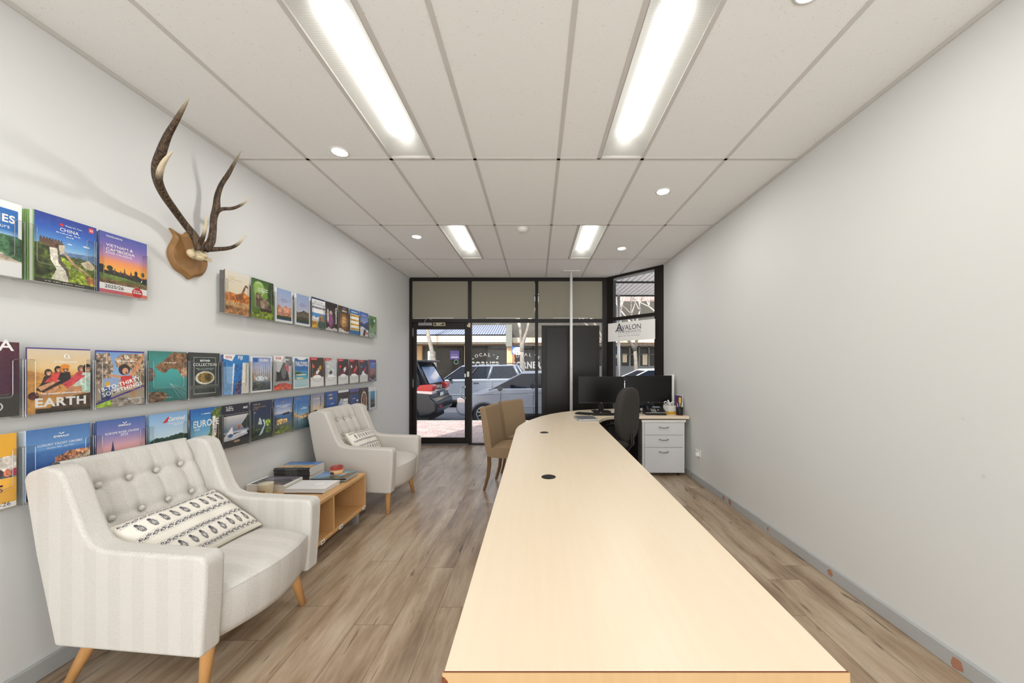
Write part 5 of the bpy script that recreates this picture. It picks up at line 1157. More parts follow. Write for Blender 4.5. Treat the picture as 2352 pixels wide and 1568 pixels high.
specs = [('dark brochure with orange food shapes under a red tab', (66, 58, 48), [(236, 190, 60), (216, 84, 36), (240, 236, 230), (150, 40, 30)], 1), ('pale brochure with a leaping black figure under a red tab', (206, 212, 214), [(206, 212, 214), (60, 62, 64), (220, 224, 226)], 2),
         ('red swirl brochure, first beyond the leaping figure one', (60, 50, 54), [(206, 40, 50), (240, 236, 236), (140, 30, 40)], 3), ('dark red striped brochure between the two swirl ones', (90, 44, 50), [(150, 30, 40), (230, 200, 190), (226, 90, 60)], 4), ('red and violet swirl brochure beside the far end one', (70, 64, 80), [(196, 40, 60), (236, 236, 240), (120, 110, 170)], 5)]
for k, (lb, bs_, fg, sd) in enumerate(specs): brochure(lb, B2, 3.306+.23*k, 1.145, .205, .276-.003*k, c_red(bs_, fg, sd), [('~.03', .08, .42, .065, WH)], res=SML, spine=(150, 40, 46))
def c_end(c): c.grad([(0, (70, 90, 170)), (.3, (110, 130, 190)), (1, (90, 80, 100))]).rect((150, 110, 110), .05, .42, .95, .75, n=.6).ell((190, 200, 236), .55, .86, .42, .12).ell((110, 90, 80), .55, .82, .36, .12, n=.5).poly((196, 30, 44), [(.5, 0), (.9, 0), (.7, .08)])
brochure('blue city brochure at the far end of the middle rack', B2, 4.456, 1.145, .205, .272, c_end, [('~.03', .3, .9, .2, WH)], res=SML, spine=(170, 40, 50))

# ---- lowest rack
def c_or(c): c.grad([(0, (238, 176, 50)), (1, (240, 180, 56))]).poly((214, 206, 196), [(0, .335), (1, .30), (1, .60), (0, .62)], n=.3); c.hill((110, 96, 84), .55, .16, 7, 3, .60, n=.8); [c.ell(((180, 50, 80), (60, 44, 50), (206, 120, 90))[k % 3], .08+k*.1, .53, .05, .05, n=.4) for k in range(10)]; c.rect((130, 70, 50), 0, .85, .25, 1, n=.7).poly((246, 246, 246), [(.4, 1), (.45, .95), (1, .93), (1, 1)])
brochure('orange TRAVEL brochure at the left frame edge, lowest rack', B3, 1.232, .786, .204, .292, c_or, [('TRAVEL', .0, .82, .70, (96, 40, 96), dict(bold=.02)), ('THINGS', .18, .82, .775, (96, 40, 96)), ('&', .3, .45, .22, (40, 34, 30), b), ('2025-26', .55, .92, .975, (60, 60, 90))], res=BIG, spine=(220, 200, 160))
def c_yacht(c): c.grad([(0, (72, 116, 178)), (.3, (104, 154, 210)), (.34, (66, 118, 182)), (.6, (40, 84, 150)), (1, (34, 60, 110))]); c.hill((190, 128, 92), .48, .10, 9, 5, .62, n=.8, slope=.16, u0=.42); c.hill((206, 180, 150), .56, .06, 10, 8, .66, n=.8, slope=.18, u0=.40); c.rect((40, 80, 140), .4, .6, 1, 1, n=.1)
brochure('blue LUXURY YACHT CRUISES brochure above the near armchair', B3, 1.463, .786, .21, .294, c_yacht, [('EMERALD', .40, .64, .155, WH, dict(bold=.03)), ('LUXURY YACHT CRUISES', .16, .86, .26, WH, dict(bold=.008)), ('October 2025 - April 2027', .30, .72, .305, WH)], res=BIG, spine=(200, 214, 230), shapes=lambda m, fn, W, H: m.tube([fn(.48, .09, .001), fn(.52, .11, .001), fn(.56, .09, .001)], .0015, 4, WH))
copies(3, 'pale edged copy behind the LUXURY YACHT CRUISES brochure', 'copies behind the yacht cover', 1.463, .786, .208, .292, (190, 206, 224))
def c_eu(c): c.grad([(0, (72, 104, 170)), (.25, (130, 130, 190)), (.45, (226, 170, 180)), (.6, (238, 190, 170)), (1, (120, 100, 90))]); c.poly((44, 56, 100), [(.26, .62), (.31, .34), (.36, .62)]).rect((130, 106, 80), .24, .6, .38, .72, n=.4); c.hill((96, 80, 64), .72, .10, 9, 5, n=.7)
brochure('EUROPE RIVER CRUISES brochure with a dark spire at dusk', B3, 1.698, .786, .21, .294, c_eu, [('EMERALD', .42, .68, .13, WH, dict(bold=.03)), ('EUROPE RIVER CRUISES', .16, .86, .245, WH, dict(bold=.008)), ('2025', .46, .62, .295, WH)], res=BIG, spine=(60, 80, 130), shapes=lambda m, fn, W, H: m.tube([fn(.51, .065, .001), fn(.55, .09, .001), fn(.59, .065, .001)], .0015, 4, WH))
copies(2, 'blue edged copy behind the EUROPE RIVER CRUISES brochure', 'copies behind the spire cover', 1.698, .786, .209, .292, (60, 84, 140))
def c_carn(c): c.grad([(0, (126, 172, 220)), (.45, (206, 228, 240)), (.5, (110, 196, 204)), (1, (70, 170, 180))]); c.hill((44, 74, 60), .52, .10, 5, 7, .56, n=.3)
def s_carn(m, fn, W, H): m._add([fn(.32, .19, .001), fn(.46, .08, .001), fn(.50, .08, .001), fn(.44, .18, .001)], [(0, 1, 2, 3)], (206, 36, 44))
brochure('pale blue brochure with a red fin mark over a turquoise bay', B3, 1.929, .786, .21, .292, c_carn, [('Carnival', .46, .92, .165, WH, dict(bold=.02, hs=1.2)), ('~.014', .45, .92, .22, WH), ('~.014', .6, .92, .255, WH)], res=BIG, spine=(110, 150, 190), shapes=s_carn)
copies(2, 'pale blue copy behind the turquoise bay brochure', 'copies behind the turquoise bay cover', 1.929, .786, .209, .290, (120, 160, 200))
def c_eur(c): c.grad([(0, (34, 96, 176)), (.3, (70, 150, 210)), (.6, (150, 206, 232)), (1, (90, 120, 90))]).poly((92, 110, 50), [(.3, .75), (.62, .55), (.66, .12), (.8, .02), (1, .0), (1, 1), (.3, 1)], n=.6, cells=30).poly((232, 230, 226), [(.7, .2), (.8, .2), (.86, .5), (.72, .95), (.62, .95), (.7, .6)], n=.5, cells=30).poly((90, 72, 52), [(.85, .3), (1, .25), (1, .8), (.84, .85)], n=.8, cells=30).rect((58, 66, 60), 0, .78, 1, 1, n=.3)
brochure('bright blue EUROPE brochure with a waterfall cliff', B3, 2.159, .786, .208, .292, c_eur, [('EUROPE', .08, .93, .39, WH, dict(bold=.02, hs=1.2)), ('2026', .1, .28, .46, WH), ('~.022', .34, .66, .13, WH)], res=MED, spine=(30, 60, 110))
def c_msc(c): c.rect((40, 40, 56), 0, 0, 1, 1).grad([(.27, (214, 212, 212)), (.45, (170, 174, 184)), (.62, (110, 126, 150)), (.66, (200, 206, 214))], .27, .68).poly((40, 52, 48), [(.68, .5), (1, .27), (1, .6), (.8, .62)], n=.4).poly((222, 226, 236), [(0, .74), (.15, .64), (.3, .6), (.35, .72), (.9, .66), (.95, .76), (0, .88)], n=.15).poly((240, 240, 244), [(.05, .72), (.32, .52), (.36, .72)]).ell((190, 110, 70), .6, .55, .06, .05, n=.4).ell((40, 90, 150), .25, .73, .1, .04).rect((66, 66, 68), 0, .84, 1, 1, n=.15).ell((190, 160, 130), .5, .88, .13, .03).rect((120, 120, 122), .0, .22, 1, .235)
brochure('black topped brochure with a white yacht deck', B3, 2.389, .786, .208, .292, c_msc, [('MSC', .76, .95, .13, WH, dict(bold=.03)), ('~.022', .08, .32, .06, WH), ('~.022', .08, .36, .10, WH), ('~.022', .08, .38, .14, WH)], res=MED, spine=(34, 36, 52))
copies(2, 'dark edged copy behind the yacht deck brochure', 'copies behind the yacht deck cover', 2.389, .786, .207, .294, (34, 36, 52))
def c_alk(c): c.grad([(0, (44, 50, 74)), (.35, (40, 54, 86)), (.6, (50, 66, 72)), (1, (54, 66, 56))]).poly((186, 188, 196), [(.3, .6), (.38, .42), (.46, .5), (.5, .62)], n=.4).poly((196, 226, 236), [(.52, .5), (.6, .5), (.68, .62), (.5, .86), (.34, .9), (.6, .64)], n=.3).ell((150, 176, 60), .78, .6, .14, .09, n=.9).poly((60, 74, 54), [(0, .6), (.3, .7), (.35, .9), (0, .95)], n=.8).ell((90, 110, 60), .8, .8, .16, .08, n=.8)
brochure('dark slate brochure with gold lettering and a winding stream', B3, 2.619, .786, .208, .292, c_alk, [('~.03', .1, .4, .09, GD), ('CANADA, ALASKA', .1, .68, .17, GD), ('& USA', .1, .3, .215, GD), ('2025', .1, .2, .30, WH)], res=MED, spine=(36, 40, 60))
def c_ship(c): c.grad([(0, (66, 98, 164)), (.2, (110, 138, 190)), (.42, (206, 208, 222)), (.46, (70, 116, 170)), (.62, (50, 90, 140)), (.75, (90, 110, 110)), (1, (110, 116, 60))]).poly((40, 36, 48), [(.42, .46), (.5, .43), (.8, .41), (.88, .45), (.85, .48), (.45, .49)]).poly((60, 70, 44), [(.06, .5), (.2, .52), (.35, .66), (.06, .7)], n=.6).poly((214, 168, 110), [(.1, .62), (.3, .58), (.7, .6), (.72, .70), (.12, .74)], n=.8, cells=30).ell((110, 124, 50), .4, .88, .4, .1, n=.7)
brochure('blue brochure with a dark ship off a coastal town', B3, 2.849, .786, .208, .292, c_ship, [('EUROPE, THE AMERICAS', .1, .9, .225, WH, dict(bold=.01)), ('& CARIBBEAN', .28, .72, .27, WH, dict(bold=.01)), ('~.03', .38, .62, .12, GD)], res=MED, spine=(20, 24, 40))
def c_nav(c): c.grad([(0, (58, 104, 168)), (.35, (90, 146, 200)), (.5, (150, 180, 200)), (1, (50, 90, 100))]).poly((196, 156, 112), [(0, .5), (.3, .52), (.9, .46), (1, .5), (1, .62), (0, .62)], n=.8, cells=30).poly((46, 50, 60), [(.4, .68), (.9, .60), (1, .62), (.5, .72)])
brochure('blue brochure with a small folder in front, lowest rack before the far armchair', B3, 3.079, .786, .208, .290, c_nav, [('~.03', .12, .45, .08, GD)], res=MED, spine=(20, 24, 36))
brochure('small blue folder standing before the taller blue brochure', B3, 3.125, .786, .155, .245, c_nav, [('~.03', .42, .72, .26, WH), ('~.035', .25, .88, .30, WH)], res=SML, xf=XFR+.0035, T=.003, spine=(60, 96, 140))
def c_dawn(c): c.grad([(0, (120, 126, 156)), (.3, (180, 176, 186)), (.55, (236, 206, 156)), (.8, (150, 130, 90)), (1, (60, 60, 50))]); c.hill((60, 64, 60), .82, .1, 6, 4, n=.4)
brochure('misty dawn brochure behind the far armchair', B3, 3.309, .786, .208, .290, c_dawn, [('~.03', .2, .5, .10, GD), ('~.025', .2, .7, .17, WH)], res=SML, spine=(24, 24, 30), shapes=lambda m, fn, W, H: m.tube([fn(.68, .1, .001), fn(.75, .3, .001), fn(.66, .45, .001)], .003, 5, (40, 40, 44)))
def c_nv2(c): c.grad([(0, (50, 84, 150)), (1, (58, 110, 176))]).ell((206, 186, 130), .42, .12, .18, .035)
brochure('plain blue brochure with a gold crest', B3, 3.539, .786, .208, .292, c_nv2, [('~.025', .3, .8, .4, WH)], res=SML, spine=(24, 40, 80))
brochure('smaller plain blue folder before the gold crest brochure', B3, 3.55, .786, .19, .255, c_nv2, [('~.03', .4, .7, .35, WH)], res=SML, xf=XFR+.0035, T=.003, spine=(30, 60, 110))
def c_wh(c): c.rect((62, 54, 50), 0, 0, 1, 1).rect((232, 234, 236), 0, 0, 1, .08).poly((176, 196, 220), [(0, .5), (.25, .3), (.4, .32), (.5, .6), (.3, 1), (0, 1)], n=.3).rect((236, 234, 232), .45, .32, .95, .65, n=.05)
brochure('brown and white brochure just above the far armchair back', B3, 3.769, .786, .206, .292, c_wh, [('~.03', .5, .9, .45, (110, 110, 116))], res=SML, spine=(50, 44, 42))
def c_vi(c): c.rect((66, 60, 60), 0, 0, 1, 1).rect((104, 92, 156), 0, 0, 1, .13).grad([(.22, (58, 76, 130)), (1, (70, 90, 150))], .22, 1).ell((230, 232, 240), .85, .48, .12, .04)
brochure('navy brochure with a violet top strip', B3, 3.999, .786, .206, .292, c_vi, [('~.03', .3, .6, .4, WH)], res=SML, spine=(60, 50, 60))
def c_tem(c): c.rect((60, 50, 44), 0, 0, 1, 1).ell((226, 214, 196), .5, .55, .34, .4, n=.3).ell((96, 84, 76), .5, .55, .27, .34, n=.5).poly((190, 96, 40), [(.4, .7), (.44, .35), (.5, .2), (.56, .35), (.6, .7)], n=.4).ell((236, 232, 226), .75, .85, .16, .1)
brochure('dark brochure with an orange tower in a pale arch', B3, 4.229, .786, .206, .288, c_tem, [('~.03', .3, .6, .1, GD)], res=SML, spine=(40, 34, 30))
def c_last(c): c.rect((226, 228, 230), 0, 0, 1, 1).grad([(.2, (80, 160, 200)), (.5, (70, 130, 170)), (.9, (50, 60, 66))], .2, .9).rect((226, 228, 230), 0, 0, .2, 1).rect((226, 228, 230), .8, 0, 1, 1).hill((70, 84, 70), .62, .1, 4, 5, .85, n=.5, u0=.2, u1=.8)
brochure('white bordered blue brochure at the far end of the lowest rack', B3, 4.459, .786, .2, .288, c_last, [('~.01', .45, .6, .1, DK)], res=SML, spine=(210, 212, 214))
# ---------------------------------------------------------------- the street outside
P('road', (88, 90, 98), .85, 0, .12, 60, .1)
P('kerb', (190, 184, 176), .85, 0, .1, 30)
g = N('brick_paving'); p = g.pos()
bt_ = g.n('ShaderNodeTexBrick'); g.l(p, bt_.inputs['Vector']); bt_.inputs['Scale'].default_value = 1; bt_.inputs['Brick Width'].default_value = .23; bt_.inputs['Row Height'].default_value = .115
bt_.inputs['Mortar Size'].default_value = .006; bt_.inputs['Color1'].default_value = l4((158, 128, 124)); bt_.inputs['Color2'].default_value = l4((204, 180, 172)); bt_.inputs['Mortar'].default_value = l4((224, 216, 212))
g.bsdf(g.mix(g.math('MULTIPLY', g.noise(p, 9, 4), .5), bt_.outputs[0], l4((196, 180, 176))), .8); M['paving'] = g.m
for k, c_ in (('silver_paint', (148, 154, 166)), ('silver_paint_b', (124, 132, 146)), ('dark_paint', (26, 30, 38)), ('white_paint', (226, 228, 232))):
    M[k] = plain(k, c_, .3, .3 if 'silver' in k else .05, .03, 5, coat=.35)
P('cream_metal', (226, 210, 182), .7, 0, .05, 8)
P('brown_timber', (120, 96, 76), .8, 0, .2, 8)
P('tan_wall', (222, 182, 136), .85, 0, .06, 6)
P('grey_wall', (120, 122, 124), .8, 0, .1, 5)
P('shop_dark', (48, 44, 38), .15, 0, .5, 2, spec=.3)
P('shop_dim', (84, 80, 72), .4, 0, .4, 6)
P('grey_frame', (128, 130, 122), .6, 0, .05, 8)
P('bark', (138, 130, 120), .9, 0, .7, 7, .4)
P('twig', (214, 204, 192), .9, 0, .2, 14)
P('red_light', (196, 24, 20), .2, 0, .2, 20, coat=.5)
P('amber_white', (236, 220, 214), .2, 0, .05, 20)
g = N('corrugated_roof'); x, y, z = g.sep(g.pos()); s_ = g.math('SINE', g.math('MULTIPLY', x, 2*math.pi/.13))
g.bsdf(g.mix(g.math('ADD', g.math('MULTIPLY', s_, .5), .5), l4((84, 94, 122)), l4((164, 170, 186))), .5, 0, s_, .6, .02); M['corr'] = g.m
g = N('cream_ribbed'); x, y, z = g.sep(g.pos()); s_ = g.math('GREATER_THAN', g.math('SINE', g.math('MULTIPLY', x, 2*math.pi/.22)), .93)
g.bsdf(g.mix(s_, l4((228, 214, 190)), l4((188, 172, 146))), .7); M['cream_rib'] = g.m
P('soffit', (250, 250, 248), .6, 0, .03, 8)
P('tile_roof', (150, 132, 126), .85, 0, .2, 10)

RD_Z = -.34
ob = struct('ground_footpath', MB().box((-12, YF+.08, -.3), (14, 8.75, -.02)), 'paving', 'red brick footpath outside the shop')
ob = struct('trim_50', MB().box((-12, 8.75, -.36), (14, 8.92, -.03)), 'kerb', 'pale concrete kerb along the footpath')
ob = struct('ground_road', MB().box((-30, 8.92, -.5), (34, 17.2, RD_Z)), 'road', 'grey asphalt street')
struct('ground_far_footpath', MB().box((-30, 17.2, -.5), (34, 60, RD_Z+.12)), 'kerb', 'footpath on the far side of the street')
# shop's own awning outside
t = thing('street_awning', 'white ribbed awning lining seen through the angled upper pane', 'awning', (0, 0, 0))
m = MB()
for k in range(90): x = -1+.105*k; m.box((x, 6.14, 3.05), (x+.084, 8.7, 3.07))
m.build('lining_ribs', 'soffit', t)
MB().box((-5, 6.14, 3.085), (8, 8.7, 3.10)).build('awning_deck', 'grey_wall', t)
for y in (7.25, 8.66): MB().box((-5, y, 3.02), (8, y+.04, 3.05)).build('cross_batten', 'dark', t)
tag(MB().tube([(px(1421, 0, 8.5).x, 8.5, -.02), (px(1421, 0, 8.5).x, 8.5, 3.02)], .034, 14).build('awning_post', 'alu', smooth=True), 'round silver awning post outside the angled window', 'post')

# cars, facing left; local x runs from the nose to the tail
def car(name, label, X0, Y0, L, W, paint, body, gh, wheels, zr, pillars, R_=.31, group=None):
    t = thing(name, label, 'car', (X0, Y0, RD_Z), 0, 'cars parked in the street')
    top = [p for p in body]; pts = list(top)          # outline clockwise from the nose bottom over the bonnet to the tail bottom
    low = []
    for wx in sorted(wheels, reverse=True):
        ra = R_*1.16
        for k in range(11):
            a_ = math.pi*k/10; low.append((wx+ra*math.cos(a_), max(R_*.78+ra*math.sin(a_)*1.0, .20)))
    pts += low
    m = MB(); m.prism(pts, 1, 0, W); m.build('car_body', paint, t, bevel=.07, seg=4, limit=30)
    MB().box((.25, .12, .16), (L-.25, W-.12, .55)).build('underbody', 'dark', t)
    # greenhouse
    (xa, za), (xb, zb), (xc, zc), (xd, zd) = gh; ti = .20
    A = [(xa, .05, za-.02), (xb, ti, zb), (xc, ti, zc), (xd, .05, zd-.02)]; B_ = [(x, W-y, z) for x, y, z in A]
    m = MB(); m._add(A+B_, [(0, 1, 2, 3), (7, 6, 5, 4), (0, 4, 5, 1), (1, 5, 6, 2), (2, 6, 7, 3), (3, 7, 4, 0)]); m.build('windows', 'carglass', t)
    # roof skin and pillars
    m = MB(); e = .03
    rf = [(xb-.05, ti-.01), (xc+.03, ti-.01), (xc+.03, W-ti+.01), (xb-.05, W-ti+.01)]
    m._add([(x, y, (zb if i in (0, 3) else zc)-.015) for i, (x, y) in enumerate(rf)]+[(x+(.1 if i in (0, 3) else -.08), y+(.08 if i < 2 else -.08), (zb if i in (0, 3) else zc)+e+.025) for i, (x, y) in enumerate(rf)], [(0, 1, 2, 3), (4, 7, 6, 5), (0, 4, 5, 1), (1, 5, 6, 2), (2, 6, 7, 3), (3, 7, 4, 0)])
    m.build('roof', paint, t, bevel=.02, seg=3)
    for side in (0, 1):
        ysd = -.002 if side == 0 else W+.002
        sm = MB()
        for sx_ in (wheels[0]+.48, (wheels[0]+wheels[1])/2+.12, wheels[1]-.42): sm.tube([(sx_, ysd, .30), (sx_-.02, ysd, .6), (sx_, ysd, za-.06)], .006, 4)
        sm.tube([(.25, ysd, za-.16), (L*.5, ysd, za-.10), (L-.3, ysd, za-.08)], .004, 4); sm.build('door_seam', 'dark', t)
        MB().box((wheels[0]+.42, ysd-.012, .24), (wheels[1]-.42, ysd+.012, .33)).build('side_skirt', 'dark', t, bevel=.01)
        MB().box((wheels[0]+.42, ysd-.012, .50), (wheels[1]-.42, ysd+.012, .54)).build('rub_strip', paint, t, bevel=.005)
        def q(s_, h, o=.0):    # along the car at height fraction h on the side window plane
            xl = xa*(1-s_)+xd*s_; xt = xb*(1-s_)+xc*s_; y = .05*(1-h)+ti*h-.012; y = y if side == 0 else W-y
            return Vector((xl*(1-h)+xt*h, y, (za*(1-s_)+zd*s_-.02)*(1-h)+(zb*(1-s_)+zc*s_)*h))
        m = MB()
        m.tube([q(0, 0), q(0, 1)], .022, 6); m.tube([q(1, 0), q(1, 1)], .04, 6)
        for pl_, wd, col in pillars:
            if col: m.tube([q(pl_, 0), q(pl_, 1)], wd, 6)
        m.build('pillars', paint, t, smooth=True)
        m = MB()
        for pl_, wd, col in pillars:
            if not col: m.tube([q(pl_, 0), q(pl_, 1)], wd, 6)
        if m.V: m.build('window_posts', 'dark', t)
        ys = -.004 if side == 0 else W-.006
        for s_ in (.30, .66)[:1 if L < 4.3 else 2]:
            hx_ = xa+(xd-xa)*s_+.25; MB().tube([(hx_, ys-.012, za-.14), (hx_+.05, ys-.03, za-.13), (hx_+.16, ys-.03, za-.13), (hx_+.2, ys-.012, za-.14)], .014, 6).build('door_handle', paint if paint != 'silver_paint_b' else 'dark', t, smooth=True)
        MB().ball((xa+.32, -.06 if side == 0 else W+.06, za+.03), (.07, .10, .07), 12).build('side_mirror', 'dark', t, smooth=True)
        for wx in wheels:
            yy = .03 if side == 0 else W-.22
            wh = MB().tube([(wx, yy, R_), (wx, yy+.19, R_)], R_, 28).build('wheel', 'rubber', t, bevel=.02, seg=2)
            yo = yy-.004 if side == 0 else yy+.194
            m = MB(); m.disc((wx, yo, R_), R_*.70, 1, 24); m.build('wheel_well', 'dark', wh)
            m = MB()
            for k in range(9):
                a_ = 2*math.pi*k/9; m.tube([(wx+.04*math.cos(a_), yo-.008, R_+.04*math.sin(a_)), (wx+R_*.68*math.cos(a_), yo-.006, R_+R_*.68*math.sin(a_))], [.022, .013], 5)
            m.tube([(wx+R_*.68*math.cos(2*math.pi*k/24), yo-.004, R_+R_*.68*math.sin(2*math.pi*k/24)) for k in range(25)], .012, 5, caps=False); m.ball((wx, yo-.01, R_), .045, 10)
            m.build('wheel_rim', 'alu', wh, smooth=True)
    return t
hatch = car('hatchback_car', 'silver hatchback parked at the kerb behind the tan chairs', -2.27, 10.0, 4.15, 1.75, 'silver_paint', [(.10, .28), (.0, .42), (.02, .60), (.10, .74), (.45, .86), (1.0, 1.0), (1.12, 1.03), (3.55, 1.06), (3.95, .98), (4.12, .80), (4.15, .45), (4.05, .28)], ((.93, 1.0), (1.82, 1.44), (3.15, 1.47), (3.85, 1.05)), (.80, 3.35), 0, [(.42, .03, 0), (.70, .03, 0)])
MB().box((.04, -.012, .62), (.42, .3, .76)).build('headlight', 'amber_white', hatch, bevel=.03, seg=3)
for k in range(3): MB().tube([(.98+.1*k, .3+.3*k, 1.035), (1.25+.1*k, .7+.3*k, 1.10)], .012, 5).build('wiper', 'dark', hatch)
wag = car('estate_car', 'silver estate car in the far lane behind the hatchback', -5.05, 14.0, 4.7, 1.85, 'silver_paint_b', [(.10, .32), (.0, .50), (.03, .78), (.25, .92), (1.3, 1.08), (1.5, 1.13), (4.55, 1.18), (4.68, .9), (4.70, .55), (4.6, .32)], ((1.35, 1.12), (2.05, 1.62), (4.30, 1.66), (4.62, 1.18)), (.85, 3.75), 0, [(.30, .035, 0), (.55, .05, 1), (.56, .03, 1), (.94, .06, 1)], .34)
for y in (.32, 1.53): MB().tube([(2.2, y, 1.70), (2.3, y, 1.74), (4.1, y, 1.76), (4.25, y, 1.72)], .018, 6).build('roof_rail', 'dark', wag, smooth=True)
MB().box((.0, .10, .56), (4.7, .0, .60)).build('side_trim', 'dark', wag) if False else None
far = car('white_car', 'white car in the far lane seen through the angled window', 2.2, 13.6, 4.5, 1.8, 'white_paint', [(.10, .30), (.0, .46), (.03, .66), (.2, .82), (1.0, .98), (1.15, 1.02), (4.0, 1.06), (4.4, .95), (4.5, .5), (4.4, .3)], ((1.0, 1.0), (2.1, 1.48), (3.3, 1.50), (4.2, 1.05)), (.85, 3.6), 0, [(.5, .03, 0)])
suv = car('dark_people_mover', 'dark people mover parked at the kerb, its tail by the door handle', -7.42, 9.55, 4.75, 1.85, 'dark_paint', [(.10, .32), (.0, .50), (.03, .80), (.3, .95), (1.1, 1.10), (1.3, 1.14), (4.45, 1.16), (4.60, 1.0), (4.62, .78), (4.75, .70), (4.75, .42), (4.6, .32)], ((1.15, 1.12), (2.1, 1.72), (4.15, 1.76), (4.50, 1.14)), (.85, 3.85), 0, [(.35, .035, 0), (.66, .035, 0), (.93, .09, 1)], .34)
# its tail
W_ = 1.85
MB().prism([(.13, 1.16), (W_-.13, 1.16), (W_-.27, 1.66), (.27, 1.66)], 0, 4.36, 4.40).build('x', 'carglass', suv) if False else None
m = MB()
def tl(y, z): return (4.50-.35*max(0, (z-1.12)/.64)+.025, y, z)
m._add([tl(.20, 1.18), tl(W_-.20, 1.18), tl(W_-.32, 1.64), tl(.32, 1.64)], [(0, 1, 2, 3)]); m.build('rear_window', plain('tinted_rear_glass', (120, 150, 196), .08, 0, .2, 3, coat=.6), suv)
MB().box((4.02, .22, 1.77), (4.40, W_-.22, 1.83)).build('tail_spoiler', 'dark_paint', suv, bevel=.02, seg=3)
for y0, y1 in ((-.012, .42), (W_-.42, W_+.012)):
    lt = MB(); lt.prism([(4.20, 1.0), (4.62, .98), (4.655, 1.12), (4.56, 1.17), (4.28, 1.15)], 1, y0, y1); lt = lt.build('tail_light', 'red_light', suv, bevel=.015, seg=2)
    MB().prism([(4.10, .94), (4.62, .90), (4.64, .98), (4.22, 1.0)], 1, y0+.002, y1-.002).build('reverse_lamp', 'amber_white', lt, bevel=.01)
MB().box((4.74, .25, .52), (4.765, .5, .57)).build('bumper_reflector', 'red_light', suv)
MB().tube([(4.62, .3, .98), (4.66, .6, .98), (4.66, 1.25, .98), (4.62, 1.55, .98)], .018, 6).build('chrome_strip', 'chrome', suv, smooth=True)
MB().ball((4.625, W_/2, 1.06), (.01, .07, .07), 14).build('round_emblem', 'chrome', suv, smooth=True)
MB((232, 232, 228)).box((4.63, W_/2-.18, .80), (4.645, W_/2+.18, .90)).build('number_plate', 'print', suv)

# buildings across the street
B0 = thing('shop_row', 'low shop row across the street with cream awning and lettered windows', 'building', (0, 0, 0))
FYD = 18.0
def bx(x0, y0, x1, y1, Y, d=.15): a = px(x0, y0, Y); b = px(x1, y1, Y); return MB().box((a.x, Y, b.z), (b.x, Y+d, a.z))
bx(880, 771, 1164, 789, FYD).build('awning_fascia', 'cream_rib', B0)
bx(1176, 775, 1700, 793, FYD+.5).build('awning_fascia', 'cream_rib', B0)
MB().box((px(880, 0, FYD).x, FYD, px(0, 771, FYD).z), (px(1164, 0, FYD).x, FYD+.12, px(0, 768, FYD).z)).build('gutter', 'grey_frame', B0)
a, b = px(880, 768, FYD), px(1164, 768, FYD); zt_ = 3.95
m = MB(); m._add([(a.x, FYD, a.z), (b.x, FYD, a.z), (b.x, FYD+3.4, zt_), (a.x, FYD+3.4, zt_), (a.x, FYD, a.z-.05), (b.x, FYD, a.z-.05), (b.x, FYD+3.4, zt_-.05), (a.x, FYD+3.4, zt_-.05)], [(0, 1, 2, 3), (7, 6, 5, 4), (0, 4, 5, 1), (1, 5, 6, 2)]); m.build('corrugated_roof', 'corr', B0)
MB().box((a.x, FYD, a.z-.45), (13, FYD+2.5, a.z-.40)).build('awning_soffit', 'brown_timber', B0)
bx(1162, 745, 1176, 795, FYD-.1, .3).build('rain_head', 'grey_frame', B0)
bx(1164, 795, 1177, 860, FYD+.1, .4).build('awning_column', 'tan_wall', B0)
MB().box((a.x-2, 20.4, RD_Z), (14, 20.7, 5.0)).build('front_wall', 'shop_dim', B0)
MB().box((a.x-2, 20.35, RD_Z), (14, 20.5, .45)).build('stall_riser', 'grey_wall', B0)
YS = 20.2
def sbx(x0, y0, x1, y1, Y, mat, nm, d=.06): return bx(x0, y0, x1, y1, Y, d).build(nm, mat, B0)
sbx(955, 790, 969, 900, YS, 'tan_wall', 'wall_pier', .2)
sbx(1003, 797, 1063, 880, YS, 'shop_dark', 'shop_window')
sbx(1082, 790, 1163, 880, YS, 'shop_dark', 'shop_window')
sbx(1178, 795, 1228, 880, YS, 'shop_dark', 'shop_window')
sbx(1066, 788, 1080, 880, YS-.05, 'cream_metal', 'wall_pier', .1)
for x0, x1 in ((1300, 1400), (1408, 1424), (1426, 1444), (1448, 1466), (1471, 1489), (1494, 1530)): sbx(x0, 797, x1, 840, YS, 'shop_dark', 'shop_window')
sbx(1240, 840, 1700, 880, YS-.05, 'grey_wall', 'stall_riser')
for x in (1425, 1446.5, 1468.5, 1491): sbx(x-2, 795, x+2, 842, YS-.08, 'grey_frame', 'window_mullion')
sbx(1300, 792, 1700, 797, YS-.08, 'grey_frame', 'window_head')
sbx(1400, 813, 1530, 814.5, YS-.08, 'grey_frame', 'window_bar')
for x0, x1, y0, y1 in ((1430, 1440, 812, 832), (1476, 1487, 812, 838), (1412, 1417, 815, 822)): sbx(x0, y0, x1, y1, YS-.03, 'cream_metal', 'window_poster', .02)
for k, (cx_, lt) in enumerate(((1114, "LOCAL'S"), (1208, "LOCAL'S"))):
    Y = YS-.07; m = MB(WH); c = px(cx_, 828, Y); fn = lambda u, v, o: (c.x+u, Y-o, c.z-v)
    n = len(lt)
    for i, ch in enumerate(lt):
        a_ = (i-(n-1)/2)*.165; r = 1.4
        m.text(ch, fn, r*math.sin(a_), 0, -(r*math.cos(a_)-r+.26), WH, 1, 1, bold=.02, ang=-a_*.95, hs=1.0, size=.25)
    m.text('CORNER', fn, -.86, .86, .42, WH, 1, 1, bold=.04, hs=1.3); m.build('window_lettering', 'print', B0)
Y = YS-.06
tw = thing('shop_poster', 'purple poster in the shop window across the street', 'poster', (0, 0, 0)); a = px(1034, 805, Y-.02); b = px(1055, 825, Y-.02)
